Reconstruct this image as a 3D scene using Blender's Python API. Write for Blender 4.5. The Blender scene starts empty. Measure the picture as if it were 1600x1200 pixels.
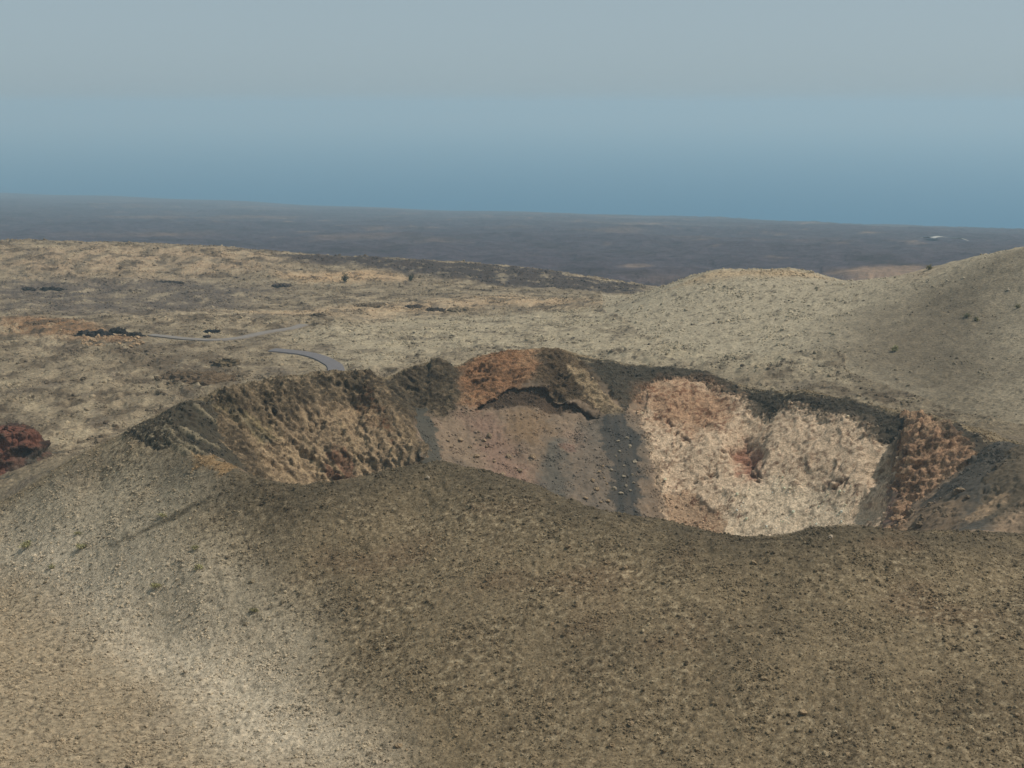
import bpy, math, random
import numpy as np
from mathutils import Vector, noise as mnoise

random.seed(7)
rng = np.random.default_rng(7)
scene = bpy.context.scene
col = scene.collection
R = math.radians
F32 = np.float32

# ------------------------------------------------------------------ camera
CAMZ = 400.0
PITCH = math.atan(435 / 2000.0)
cd = bpy.data.cameras.new('camera')
cam = bpy.data.objects.new('camera', cd)
col.objects.link(cam)
cam.location = (0, 0, CAMZ)
cam.rotation_euler = (math.pi / 2 - PITCH, 0, 0)
cd.sensor_fit = 'HORIZONTAL'
cd.sensor_width = 36.0
cd.lens = 36.0 * 2000 / 1600
cd.clip_start = 0.5
cd.clip_end = 200000
scene.camera = cam

# ------------------------------------------------------------------ sky + sun
SUN_EL, SUN_AZ = R(55), R(88)          # azimuth measured from +Y (view direction) towards +X (right)
w = bpy.data.worlds.new('World')
scene.world = w
w.use_nodes = True
nt = w.node_tree
nt.nodes.clear()
sky = nt.nodes.new('ShaderNodeTexSky')
sky.sky_type = 'NISHITA'
sky.sun_disc = False
sky.sun_elevation = SUN_EL
sky.sun_rotation = SUN_AZ
sky.altitude = 400
sky.air_density = 0.6
sky.dust_density = 1.5
sky.ozone_density = 2.0
hs = nt.nodes.new('ShaderNodeHueSaturation')
hs.inputs['Saturation'].default_value = 0.55
hs.inputs['Hue'].default_value = 0.49
bg = nt.nodes.new('ShaderNodeBackground')
bg.inputs['Strength'].default_value = 0.1
out = nt.nodes.new('ShaderNodeOutputWorld')
nt.links.new(sky.outputs[0], hs.inputs['Color'])
veil = nt.nodes.new('ShaderNodeMix')            # even veil of high dust over the whole sky
veil.data_type = 'RGBA'
veil.inputs['Factor'].default_value = 0.76
veil.inputs['B'].default_value = (3.3, 4.32, 4.82, 1)
nt.links.new(hs.outputs[0], veil.inputs['A'])
nt.links.new(veil.outputs['Result'], bg.inputs[0])
nt.links.new(bg.outputs[0], out.inputs[0])

sd = bpy.data.lights.new('sun', 'SUN')
sd.energy = 3.5
sd.angle = R(1.2)
sd.color = (1.0, 0.95, 0.87)
sun = bpy.data.objects.new('sun', sd)
col.objects.link(sun)
sdir = Vector((math.sin(SUN_AZ) * math.cos(SUN_EL), math.cos(SUN_AZ) * math.cos(SUN_EL), math.sin(SUN_EL)))
sun.rotation_euler = sdir.to_track_quat('Z', 'Y').to_euler()

scene.view_settings.view_transform = 'Standard'
scene.view_settings.look = 'None'
scene.view_settings.gamma = 1.0
scene.view_settings.exposure = 0.0
scene.view_settings.use_curve_mapping = False
scene.cycles.volume_bounces = 1
scene.cycles.max_bounces = 6
scene.cycles.use_denoising = True

# ------------------------------------------------------------------ survey: pixel of the photo -> direction
CP, SP = math.cos(PITCH), math.sin(PITCH)
def vdir(u, v):
    u = np.asarray(u, float); v = np.asarray(v, float)
    xc = (u - 800) / 2000.0; yc = (600 - v) / 2000.0
    dy = CP + SP * yc
    return xc / dy, (-SP + CP * yc) / dy          # x/Y, z/Y
def P(u, v, Y):
    a, b = vdir(u, v)
    return (float(a) * Y, Y, CAMZ + float(b) * Y)
def PZ(u, v, z):
    a, b = vdir(u, v)
    Y = (z - CAMZ) / float(b)
    return (float(a) * Y, Y, z)
def PW(u, Y, z):
    return ((u - 800) / 2000.0 / .98 * Y, Y, z)

def srgb(r, g, b, k=1.0):
    f = lambda c: (c / 12.92 if c <= .04045 else ((c + .055) / 1.055) ** 2.4)
    return np.array([f(r / 255) * k, f(g / 255) * k, f(b / 255) * k], F32)

# ------------------------------------------------------------------ numpy noise
_perm = rng.permutation(256).astype(np.int32)
_perm2 = np.concatenate([_perm, _perm])
_ang = rng.random(256) * 2 * np.pi
_g2 = np.stack([np.cos(_ang), np.sin(_ang)], 1).astype(F32)
_g3 = rng.normal(size=(256, 3)); _g3 = (_g3 / np.linalg.norm(_g3, axis=1)[:, None]).astype(F32)
_rnd = rng.random((256, 3)).astype(F32)
def fade(t): return t * t * t * (t * (t * 6 - 15) + 10)
def pn2(x, y):
    x = np.asarray(x, F32); y = np.asarray(y, F32)
    xf = np.floor(x); yf = np.floor(y)
    xi = xf.astype(np.int32) & 255; yi = yf.astype(np.int32) & 255
    dx = x - xf; dy = y - yf
    u = fade(dx); v = fade(dy)
    x1 = (xi + 1) & 255; y1 = (yi + 1) & 255
    def g(a, b, ex, ey):
        h = _perm2[_perm2[a] + b]
        return _g2[h, 0] * ex + _g2[h, 1] * ey
    n00 = g(xi, yi, dx, dy); n10 = g(x1, yi, dx - 1, dy)
    n01 = g(xi, y1, dx, dy - 1); n11 = g(x1, y1, dx - 1, dy - 1)
    a = n00 + u * (n10 - n00); b = n01 + u * (n11 - n01)
    return (a + v * (b - a)) * 1.4
def pn3(x, y, z):
    x = np.asarray(x, F32); y = np.asarray(y, F32); z = np.asarray(z, F32)
    xf = np.floor(x); yf = np.floor(y); zf = np.floor(z)
    xi = xf.astype(np.int32) & 255; yi = yf.astype(np.int32) & 255; zi = zf.astype(np.int32) & 255
    dx = x - xf; dy = y - yf; dz = z - zf
    u = fade(dx); v = fade(dy); ww = fade(dz)
    r = 0
    for i in (0, 1):
        wx = u if i else 1 - u
        px = _perm2[(xi + i) & 255]
        for j in (0, 1):
            wy = v if j else 1 - v
            pxy = _perm2[px + ((yi + j) & 255)]
            for k in (0, 1):
                wz = ww if k else 1 - ww
                h = _perm2[pxy + ((zi + k) & 255)]
                r = r + wx * wy * wz * (_g3[h, 0] * (dx - i) + _g3[h, 1] * (dy - j) + _g3[h, 2] * (dz - k))
    return r * 1.5
def fbm2(x, y, oct=4, gain=.5):
    r = 0; a = 1.0; s = 0
    for o in range(oct):
        r = r + a * pn2(x * (2 ** o) + 17.3 * o, y * (2 ** o) - 9.1 * o); s += a; a *= gain
    return r / s
def worley2(x, y):
    x = np.asarray(x, F32); y = np.asarray(y, F32)
    xf = np.floor(x); yf = np.floor(y)
    xi = xf.astype(np.int32); yi = yf.astype(np.int32)
    d1 = np.full(x.shape, 9, F32); cid = np.zeros(x.shape, np.int32)
    for i in (-1, 0, 1):
        for j in (-1, 0, 1):
            h = _perm2[_perm2[(xi + i) & 255] + ((yi + j) & 255)]
            ddx = xf + i + _rnd[h, 0] - x; ddy = yf + j + _rnd[h, 1] - y
            d = ddx * ddx + ddy * ddy
            m = d < d1
            d1 = np.where(m, d, d1); cid = np.where(m, h, cid)
    return np.sqrt(d1), _rnd[cid, 2]
def worley3(x, y, z):
    xf = np.floor(x); yf = np.floor(y); zf = np.floor(z)
    xi = xf.astype(np.int32); yi = yf.astype(np.int32); zi = zf.astype(np.int32)
    d1 = np.full(x.shape, 9, F32); cid = np.zeros(x.shape, np.int32)
    for i in (-1, 0, 1):
        p1 = _perm2[(xi + i) & 255]
        for j in (-1, 0, 1):
            p2 = _perm2[p1 + ((yi + j) & 255)]
            for k in (-1, 0, 1):
                h = _perm2[p2 + ((zi + k) & 255)]
                d = (xf + i + _rnd[h, 0] - x) ** 2 + (yf + j + _rnd[h, 1] - y) ** 2 + (zf + k + _rnd[h, 2] - z) ** 2
                m = d < d1
                d1 = np.where(m, d, d1); cid = np.where(m, h, cid)
    return np.sqrt(d1), _rnd[(cid * 7 + 3) & 255, 0]
def smooth(a, b, x):
    t = np.clip((x - a) / (b - a), 0, 1)
    return t * t * (3 - 2 * t)

# ------------------------------------------------------------------ base height: surveyed points + RBF
BACKRIM = [(0,790,244),(60,755,242),(130,712,240),(210,670,238),(260,645,239),(300,628,241),(350,612,246),(400,600,250),
 (460,592,255),(520,586,259),(572,582,262),(586,586,265),(605,592,271),(640,578,275),(690,566,278),(715,575,281),(740,562,281),
 (800,551,283),(840,548,284),(880,547,284),(910,563,283),(960,568,285),(1010,573,285),(1060,577,284),(1110,585,280),
 (1160,608,272),(1200,613,268),(1240,615,264),(1320,625,258),(1370,638,252),(1410,648,248),(1440,648,245),(1500,668,236),
 (1560,692,226),(1600,698,220),(1700,715,214),(1800,750,205)]
FRONTRIM = [(330,712,218),(365,728,214),(400,745,211),(435,753,208),(470,757,206),(540,750,206),(600,736,208),(640,728,209),(690,722,210),
 (760,735,206),(850,763,200),(900,783,195),(950,800,191),(1000,808,189),(1050,815,187),(1090,827,184),(1130,835,181),(1190,838,180),(1260,825,182),
 (1330,820,183),(1400,828,183),(1460,830,184),(1530,832,185),(1600,835,186),(1700,830,186)]
ctrl = []
def line(pts, step, f=P):
    w_ = [f(*p) for p in pts]
    for a, b in zip(w_[:-1], w_[1:]):
        n = max(1, int(round(math.dist(a[:2], b[:2]) / step)))
        for i in range(n):
            t = i / n
            ctrl.append(tuple(a[k] + (b[k] - a[k]) * t for k in range(3)))
    ctrl.append(w_[-1])
line(BACKRIM, 5); line(FRONTRIM, 5)
# hidden outer slope behind the back rim
for (u, v, Y) in BACKRIM[3::2]:
    x, y, z = P(u, v, Y)
    s = 1 + 11 / Y; ctrl.append((x * s, Y + 11, z - 4.5))
    zz = 326 + 5 * min(1, max(0, (u - 1000) / 500))
    if u < 1450: s = 1 + 36 / Y; ctrl.append((x * s, Y + 36, zz))
# hidden inner slope behind the front rim
for (u, v, Y) in FRONTRIM[2:21]:
    x, y, z = P(u, v, Y)
    s = 1 + 6 / Y; ctrl.append((x * s, Y + 6, z - 4.5))
for p in [PW(500,222,323), PW(560,222,324), PW(430,221,327), PW(680,226,327), PW(850,224,324), PW(960,222,318), PW(1060,220,312),
          PW(1150,216,309), PW(1260,212,312), PW(1350,207,317), PW(1420,196,328)]: ctrl.append(p)
INNER = [
 (300,660,236),(340,690,231),(360,700,234),(390,738,229),
 (345,640,243),(400,650,244),(470,660,246),(550,640,255),(430,738,236),(500,750,237),(560,738,238),(620,726,238),(520,700,242),(580,690,245),
 (600,620,256),(625,650,250),(650,690,243),(657,710,238),
 (640,640,264),(665,680,254),(682,712,247),(618,612,268),
 (700,600,274),(705,640,267),(660,610,270),(715,700,256),(705,716,250),
 (740,600,276),(760,632,269),(800,600,274.5),(800,612,272),(850,608,272.5),(900,630,270),(950,650,268),
 (800,634,271.3),(860,630,271.5),(910,652,268.5),(870,580,278),(930,600,276),
 (850,665,263),(850,700,256),(850,755,247),(960,672,264),(970,710,257),(980,790,244),(1000,650,270),(1000,605,278),(780,700,257),(790,735,250),(910,740,250),
 (1060,600,277),(1060,650,268),(1060,700,260),(1060,760,251),(1060,805,245),(1110,620,273),(1160,640,266),(1125,700,257),(1165,700,259),(1200,705,252),(1170,735,252),
 (1150,765,246),(1150,828,240),(1110,780,247),
 (1205,650,263),(1260,660,256),(1260,720,247),(1260,780,240),(1260,822,235),(1350,680,246),(1350,740,238),(1350,812,230),(1395,690,243),(1398,740,237),
 (1412,668,240),(1412,700,234),(1440,700,232),(1480,700,231),(1430,760,227),(1390,805,223),(1535,702,228),(1500,733,223),
 (1450,785,219),(1500,765,214),(1565,725,217),(1430,815,208),(1520,800,203),(1600,760,204),(1600,815,191),
 # outer flank and front slope
 (100,790,226),(150,760,230),(250,720,226),(250,760,220),(200,830,208),(350,800,203),(0,850,228),(100,850,215),
 (400,850,195),(500,900,185),(650,900,180),(650,800,197),(800,850,183),(800,970,165),(650,1050,159),(1000,900,172),(1200,920,167),(1400,920,166),(1600,920,167),
 (1000,1050,152),(1200,1050,149),(1400,1050,148),(1600,1050,147),(300,900,191),
 (800,1200,140),(1000,1200,137.5),(1200,1200,135.5),(1400,1200,134),(1600,1200,133),(650,1200,143),(600,1120,153),
 (0,900,217),(120,930,202),(250,1000,185),(380,1090,166),(500,1200,146),(0,1050,178),(0,1200,147),(250,1200,146),(150,1100,165),
 # hills on the right
 (1000,465,520),(1040,448,500),(1085,431,487),(1120,422,478),(1180,421,480),(1240,420,482),(1275,427,480),(1320,442,470),
 (1100,500,420),(1100,540,385),(1000,520,415),(950,490,470),(1200,480,425),(1200,540,375),(1200,585,335),(1300,608,315),(1300,540,355),(1100,460,452),
 (1370,436,452),(1410,430,442),(1450,420,434),(1480,412,427),(1520,403,419),(1560,396,411),(1600,390,403),(1700,375,395),(1850,365,380),(2100,370,350),
 (1330,480,405),(1450,480,385),(1450,560,335),(1450,630,296),(1580,480,365),(1580,560,320),(1580,655,272),(1750,560,300),(1750,660,262),(2000,600,255)]
for p in INNER: ctrl.append(P(*p))
for p in [(0,700,322),(100,650,323),(200,615,324),(0,600,325),(150,560,325),(300,540,325),(520,575,324.5),(430,548,325),(0,500,326),(200,500,324.5),
          (400,500,323),(600,520,323),(800,520,324),(700,480,321),(500,460,320),(300,450,321),(100,440,323),(0,430,324),(600,440,319),(850,482,321),
          (900,520,325),(700,550,324),(0,385,323.5),(160,388,322.5),(330,395,321),(430,399,320),(520,404,319),(620,409,316),(700,413,313),(780,420,311),(860,430,308.5),(940,441,306.5),(990,450,305),(700,441,317),(780,452,317),(860,461,317),(940,466,318.5),(620,425,318)]:
    ctrl.append(PZ(*p))
ctrl += [PW(1180,545,312),PW(1400,530,318),PW(1600,520,325),PW(1180,640,300),PW(1600,660,298),PW(1030,760,290),PW(860,830,285),PW(700,840,287),PW(520,830,288),
         PW(330,800,292),PW(100,815,292),PW(0,820,292),PW(-300,820,292),PW(1400,640,296),PW(2000,640,300),PW(2600,500,330),
         PW(-150,235,318),PW(-500,250,318),PW(-400,330,322),PW(-300,450,325),PW(-300,700,324),PW(-300,180,319),PW(-700,600,324),PW(-1000,300,322),
         PW(1900,215,345),PW(1950,180,340),PW(2000,150,330),PW(2300,200,338),PW(2500,260,335),PW(1850,130,327),PW(2600,120,325),PW(-300,140,322),PW(-1000,130,330)]
for Yn, zn in ((110, 334), (80, 348), (40, 373), (0.5, 396.5), (-40, 402)):
    for xs in (-1.1, -.45, 0, .45, 1.1):
        ctrl.append((xs * (Yn + 60), Yn, zn - (1.5 if Yn == 110 else 0)))
for Yn in (900, 1100, 1500, 2200, 3200, 4500, 6000, 9000):
    for s_ in (-1.4, -.7, -.3, 0, .3, .7, 1.4):
        ctrl.append((s_ * Yn, Yn, None))
COAST_SLOPE = -.128
def zbase(x, Y):
    # coastal plain falling to a slanted shore
    coast = np.clip(4960 - .46 * x, 3000, 8000) + 45 * np.sin(x / 310.) + 25 * np.sin(x / 97. + 1)
    far = 291 * (1 - (Y - 750) / (coast - 750))
    far = np.maximum(far, -25)
    n = smooth(620, 820, Y)
    return (1 - n) * 322.0 + n * far
def wcoord(x, Y):
    q = np.asarray(Y, float) + 60.0
    return np.asarray(x, float) / q, np.log(q)
CT = np.array([(a, b, float(zbase(a, b)) if c is None else c) for a, b, c in ctrl])
cs, cl = wcoord(CT[:, 0], CT[:, 1])
# drop near-duplicates
keep = []
for i in range(len(CT)):
    if all((cs[i] - cs[j]) ** 2 + (cl[i] - cl[j]) ** 2 > .0035 ** 2 for j in keep): keep.append(i)
CT = CT[keep]; cs = cs[keep]; cl = cl[keep]
RC = .0045
A = np.sqrt((cs[:, None] - cs[None]) ** 2 + (cl[:, None] - cl[None]) ** 2 + RC ** 2)
n = len(CT)
Pm = np.stack([np.ones(n), cs, cl], 1)
M = np.block([[A - 0.0 * np.eye(n), Pm], [Pm.T, np.zeros((3, 3))]])
res = CT[:, 2] - zbase(CT[:, 0], CT[:, 1])
W = np.linalg.solve(M, np.concatenate([res, np.zeros(3)]))
def height(x, Y):
    x = np.asarray(x, float); Y = np.asarray(Y, float)
    sh = x.shape
    x = x.ravel(); Y = Y.ravel()
    s, l = wcoord(x, Y)
    o = np.empty(len(x))
    s32 = s.astype(F32); l32 = l.astype(F32); c32 = cs.astype(F32); d32 = cl.astype(F32); w32 = W[:n].astype(F32)
    for i in range(0, len(x), 40000):
        a = s32[i:i + 40000, None] - c32; b = l32[i:i + 40000, None] - d32
        a *= a; b *= b; a += b; a += F32(RC ** 2); np.sqrt(a, out=a)
        o[i:i + 40000] = a @ w32
    o += W[n] + W[n + 1] * s + W[n + 2] * l
    fadeout = 1 - smooth(2500, 5000, Y)
    return (o * fadeout + zbase(x, Y)).reshape(sh)
def hits(uv):
    """first terrain point seen along each surveyed direction"""
    uv = np.array(uv, float)
    a, b = vdir(uv[:, 0], uv[:, 1])
    Ys = np.concatenate([np.arange(125, 330, .5), np.arange(330, 900, 2.), np.geomspace(900, 6000, 120)])
    xx = a[:, None] * Ys; zz = CAMZ + b[:, None] * Ys
    h = height(xx, np.broadcast_to(Ys, xx.shape))
    below = zz < h
    idx = np.where(below.any(1), below.argmax(1), len(Ys) - 1)
    r = []
    for k, i in enumerate(idx):
        j = max(i - 1, 0)
        d0 = zz[k, j] - h[k, j]; d1 = h[k, i] - zz[k, i]
        t = d0 / (d0 + d1) if (d0 + d1) > 1e-9 else 0
        Y = Ys[j] + (Ys[i] - Ys[j]) * min(max(t, 0), 1)
        r.append((a[k] * Y, Y))
    return np.array(r)

# ------------------------------------------------------------------ terrain grid
def seg(*parts):
    o = []
    for a, b, k in parts: o.append(np.linspace(a, b, k, endpoint=False))
    return np.concatenate(o)
Yr = np.concatenate([seg((-40, 120, 24), (120, 133, 14), (133, 210, 330), (210, 288, 400), (288, 330, 50), (330, 480, 130), (480, 720, 110), (720, 860, 24)),
                     np.geomspace(860, 5600, 130), np.geomspace(5800, 9000, 4)])
half = np.concatenate([np.linspace(0, .43, 440), np.linspace(.4316, .66, 84), .66 * np.geomspace(1.03, 3.6, 24)])
Sr = np.concatenate([-half[:0:-1], half])
nr, nc = len(Yr), len(Sr)
q = Yr + 20 * np.clip((400 - Yr) / 400, 0, 1) + 50 * np.clip((60 - Yr) / 100, 0, 1)
X = (Sr[None, :] * q[:, None]); Y = np.repeat(Yr[:, None], nc, 1)
Z = height(X, Y)
Xf = X.ravel().astype(F32); Yf = Y.ravel().astype(F32)

def polymask(poly_xy, soft=1.0, warp=None):
    """soft inside mask of a plan polygon (1 inside)"""
    p = np.asarray(poly_xy, float)
    pad = soft * 2 + 4
    px, py = (Xf, Yf) if warp is None else warp
    sel = np.where((Xf > p[:, 0].min() - pad) & (Xf < p[:, 0].max() + pad) & (Yf > p[:, 1].min() - pad) & (Yf < p[:, 1].max() + pad))[0]
    x = px[sel]; y = py[sel]
    d = np.full(x.shape, 1e9, F32); ins = np.zeros(x.shape, bool)
    m = len(p)
    for i in range(m):
        ax, ay = p[i]; bx, by = p[(i + 1) % m]
        ex, ey = bx - ax, by - ay
        t = np.clip(((x - ax) * ex + (y - ay) * ey) / max(ex * ex + ey * ey, 1e-9), 0, 1)
        d = np.minimum(d, (x - ax - t * ex) ** 2 + (y - ay - t * ey) ** 2)
        c = (ay > y) != (by > y)
        if ey != 0: ins ^= c & (x < ex * (y - ay) / ey + ax)
    sd_ = np.sqrt(d); sd_ = np.where(ins, sd_, -sd_)
    o = np.zeros(Xf.shape, F32)
    o[sel] = smooth(-soft, soft, sd_)
    return o
def linedist(pts, lim):
    p = np.asarray(pts, float)
    o = np.full(Xf.shape, 1e3, F32)
    sel = np.where((Xf > p[:, 0].min() - lim) & (Xf < p[:, 0].max() + lim) & (Yf > p[:, 1].min() - lim) & (Yf < p[:, 1].max() + lim))[0]
    x = Xf[sel]; y = Yf[sel]; d = np.full(x.shape, 1e6, F32)
    for a, b in zip(p[:-1], p[1:]):
        e = b - a; t = np.clip(((x - a[0]) * e[0] + (y - a[1]) * e[1]) / max(e @ e, 1e-9), 0, 1)
        d = np.minimum(d, (x - a[0] - t * e[0]) ** 2 + (y - a[1] - t * e[1]) ** 2)
    o[sel] = np.sqrt(d)
    return o
# frayed plan coordinates used by all patch outlines
near = Yf < 330
wx = np.zeros_like(Xf); wy = np.zeros_like(Xf)
xs, ys = Xf[near], Yf[near]
wx[near] = 2.0 * fbm2(xs / 6, ys / 6, 4, .6); wy[near] = 1.2 * fbm2(xs / 5 + 50, ys / 4 + 20, 4, .6)
FRAY = np.zeros_like(Xf)
_i = np.where((Yf > 195) & (Yf < 292) & (Xf > -75) & (Xf < 115))[0]
_zb = Z.ravel()[_i]
f5 = pn3(Xf[_i] / 3.4, Yf[_i] / 3.4, _zb / 2.6) + .7 * pn3(Xf[_i] / 1.3, Yf[_i] / 1.3, _zb / 1.0) + .5 * pn3(Xf[_i] / .55, Yf[_i] / .55, _zb / .45)
FRAY[_i] = .75 * f5
wx[_i] += .9 * pn3(Xf[_i] / 1.8 + 8, Yf[_i] / 1.8, _zb / 1.2) + .5 * pn3(Xf[_i] / .7 + 8, Yf[_i] / .7, _zb / .5)
WARP = (Xf + wx, Yf + wy)

PATCH = {}   # name -> (pixel outline in the photo, softness in m)
_bu = [p[0] for p in BACKRIM]; _bw = np.array([P(*p)[:2] for p in BACKRIM])
_fu = [p[0] for p in FRONTRIM]; _fw = np.array([P(*p)[:2] for p in FRONTRIM])
def outline(pts):
    """outline corners: (u,v) = surveyed point, ('B',u) = just over the far rim, ('F',u) = on the near rim"""
    o = np.zeros((len(pts), 2)); hv = [i for i, p in enumerate(pts) if not isinstance(p[0], str)]
    if hv: o[hv] = hits([pts[i] for i in hv])
    for i, p in enumerate(pts):
        if p[0] == 'B':
            a = np.array([np.interp(p[1], _bu, _bw[:, 0]), np.interp(p[1], _bu, _bw[:, 1])])
            o[i] = a * (1 + 1.6 / a[1])
        elif p[0] == 'P':
            o[i] = P(p[1], p[2], p[3])[:2]
        elif p[0] == 'F':
            a = np.array([np.interp(p[1], _fu, _fw[:, 0]), np.interp(p[1], _fu, _fw[:, 1])])
            o[i] = a * (1 + .8 / a[1])
    return o
def patch(name, pts, soft=.8, fray=True):
    m = polymask(outline(pts), soft, WARP if fray else None)
    if fray and soft < 1.9: m = smooth(.15, .85, m + FRAY * 4 * m * (1 - m))
    elif fray: m = np.clip(m + FRAY * 2.6 * m * (1 - m), 0, 1)
    PATCH[name] = m
    return m
def wpatch(name, pts, soft, scale, amp):
    q_ = hits(pts)
    wp = (Xf + amp * fbm2(Xf / scale, Yf / scale, 3), Yf + amp * fbm2(Xf / scale + 31, Yf / scale + 7, 3))
    pad = amp
    PATCH[name] = polymask(q_, soft, wp)
    return PATCH[name]
frw = np.array([P(*p)[:2] for p in FRONTRIM]); brw = np.array([P(*p)[:2] for p in BACKRIM])
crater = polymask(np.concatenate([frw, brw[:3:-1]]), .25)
crater_h = crater > .5
patch('dark_left', [('B',190),('B',250),('B',300),('B',322),(340,655),(385,715),('F',400),('F',370),('F',335),(290,704),(240,700),(205,690)], .7)
patch('cliff', [('B',330),('B',400),('B',460),('B',520),('B',572),('B',594),('P',606,618,259),('P',634,648,254),('P',662,688,247),('P',668,712,241),('F',645),('F',600),('F',540),('F',470),('F',405),(372,716),(338,672)], .6)
patch('cliff_pale', [(400,690),(470,645),(540,640),(600,650),(640,690),(645,712),('F',620),('F',540),('F',470),(420,735)], 2.2)
patch('cliff_crest', [('B',325),('B',400),('B',460),('B',520),('B',572),('B',592),(590,622),(545,616),(470,628),(400,640),(352,650)], 2.4)
patch('ash3', [(905,656),(985,650),(1008,700),('F',1012),('F',905),(888,720)], 3.2)
patch('cliff_red', [(510,705),(545,700),(560,725),('F',555),('F',515)], 1.0)
patch('cliff_rust', [(550,600),(575,600),(600,640),(612,685),(580,670)], 1.8)
patch('cliff_yellow', [(330,632),(362,620),(440,680),(410,690)], 1.2)
patch('rim_ochre', [(296,708),(330,714),(372,733),(350,744),(305,730)], 1.4)
patch('gully', [(642,636),(664,640),(688,690),('F',690),('F',664),(662,698),(650,664)], .8)
patch('mid_crop', [('B',588),('B',622),('B',690),('B',714),(720,600),(720,640),(690,652),(662,645),(650,660),('P',640,660,252),('P',606,615,259)], 2.0)
patch('peak_orange', [('B',716),('B',740),('B',800),('B',838),(848,575),(828,598),(790,612),(750,640),(725,632)], 2.0)
patch('peak_dark', [('B',838),('B',880),('B',906),(930,600),(950,645),(900,625),(850,605),(828,598),(848,575)], 2.0)
patch('peak_edge', [(893,566),(920,590),(970,640),(957,654),(925,632),(895,595)], .8)
patch('under', [(740,641),(790,613),(850,610),(900,632),(945,652),(905,650),(830,638),(780,638)], .6)  # shade beneath the crag ledge, painted dark and also carved back
patch('mauve', [(722,645),(772,650),(795,690),(838,752),('F',830),('F',790),(755,700)], 3.0)
patch('ochre', [(790,650),(850,648),(862,680),(835,700),(792,685)], 3.0)
patch('ash1', [(852,690),(878,686),(890,745),('F',885),('F',855),(845,740)], 2.0)
patch('pink', [(880,670),(912,675),(918,702),(888,708)], 2.0)
patch('redspot', [(878,696),(896,693),(900,708),(884,710)], .4)
patch('ash2', [(945,648),(972,646),(994,680),(1002,740),('F',1003),('F',962),(956,740),(940,690)], 1.2)
patch('pale', [(1000,660),(1006,612),(1030,596),(1095,594),(1150,614),(1190,636),(1203,658),(1217,640),(1260,640),(1300,648),(1350,664),(1396,690),(1402,735),(1398,762),('F',1345),('F',1260),('F',1190),('F',1130),('F',1075),(1035,765),(1012,700)], 1.5)
patch('white', [(1140,775),(1180,745),(1260,760),(1340,785),('F',1320),('F',1190),(1130,818)], 3.2)
patch('salmon', [(1003,612),(1030,598),(1095,596),(1150,618),(1140,660),(1090,680),(1030,660),(1008,640)], 4.0)
patch('redcrack', [(1140,700),(1165,690),(1192,706),(1180,730),(1185,752),(1162,752),(1155,725)], 1.9)
patch('talus', [(1040,775),(1080,765),(1130,818),('F',1130),('F',1070)], 1.2)
patch('band', [('B',903),('B',960),('B',1060),('B',1110),('B',1160),('B',1240),('B',1320),('B',1410),(1406,680),(1370,658),(1300,641),(1240,633),(1212,640),(1203,660),(1192,638),(1150,611),(1100,592),(1040,592),(1008,604),(994,635),(975,640),(945,598)], 1.0)
patch('red_crop', [('B',1412),('B',1440),('B',1470),(1500,682),(1552,706),(1500,734),(1425,788),('F',1410),('F',1375),(1402,765),(1404,720)], .5)
patch('red_crop_top', [('B',1462),('B',1560),(1556,706),(1500,690),(1470,682)], .6)
patch('purple', [('F',1325),(1395,748),(1400,775),('F',1380)], 1.0)
patch('dark_right', [('B',1550),('B',1600),('B',1700),('B',1800),('F',1700),('F',1600),('F',1400),(1436,790),(1500,742)], .6)
patch('rough_right', [(1572,708),('B',1600),('B',1700),('B',1800),('F',1700),('F',1565),(1525,800),(1550,745)], 1.5)
patch('rubble_right', [(1395,822),(1440,792),(1495,775),(1512,788),('F',1480),('F',1400)], 2.2)
patch('streak1', [(1508,812),(1556,768),(1568,776),(1532,812)], 1.95)
patch('streak2', [(1545,826),(1598,780),(1610,800),('F',1600)], 2.0)

# front-rim dark band, valley, plain patches
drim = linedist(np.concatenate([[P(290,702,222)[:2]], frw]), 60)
_ra = hits([(524,574),(515,567),(500,559.5),(478,553.5),(452,550),(425,547.5)])
road_a = np.concatenate([[_ra[0] + np.array([5., -38.])], [_ra[0] + np.array([1.8, -12.])], _ra])
road_b = hits([(236,524),(262,527),(290,530),(335,532),(372,529),(392,525),(418,519.5),(440,516),(458,513),(474,508)])
def dense(pts, k=12):
    p = np.asarray(pts); o = []
    for i in range(len(p) - 1):
        p0 = p[max(i - 1, 0)]; p1 = p[i]; p2 = p[i + 1]; p3 = p[min(i + 2, len(p) - 1)]
        for t in np.linspace(0, 1, k, endpoint=False):
            o.append(.5 * (2 * p1 + (p2 - p0) * t + (2 * p0 - 5 * p1 + 4 * p2 - p3) * t * t + (3 * p1 - p0 - 3 * p2 + p3) * t ** 3))
    o.append(p[-1])
    return np.array(o)
road_a = dense(road_a); road_b = dense(road_b)
droad = np.minimum(linedist(road_a[::4], 12), linedist(road_b[::4], 14))

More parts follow.
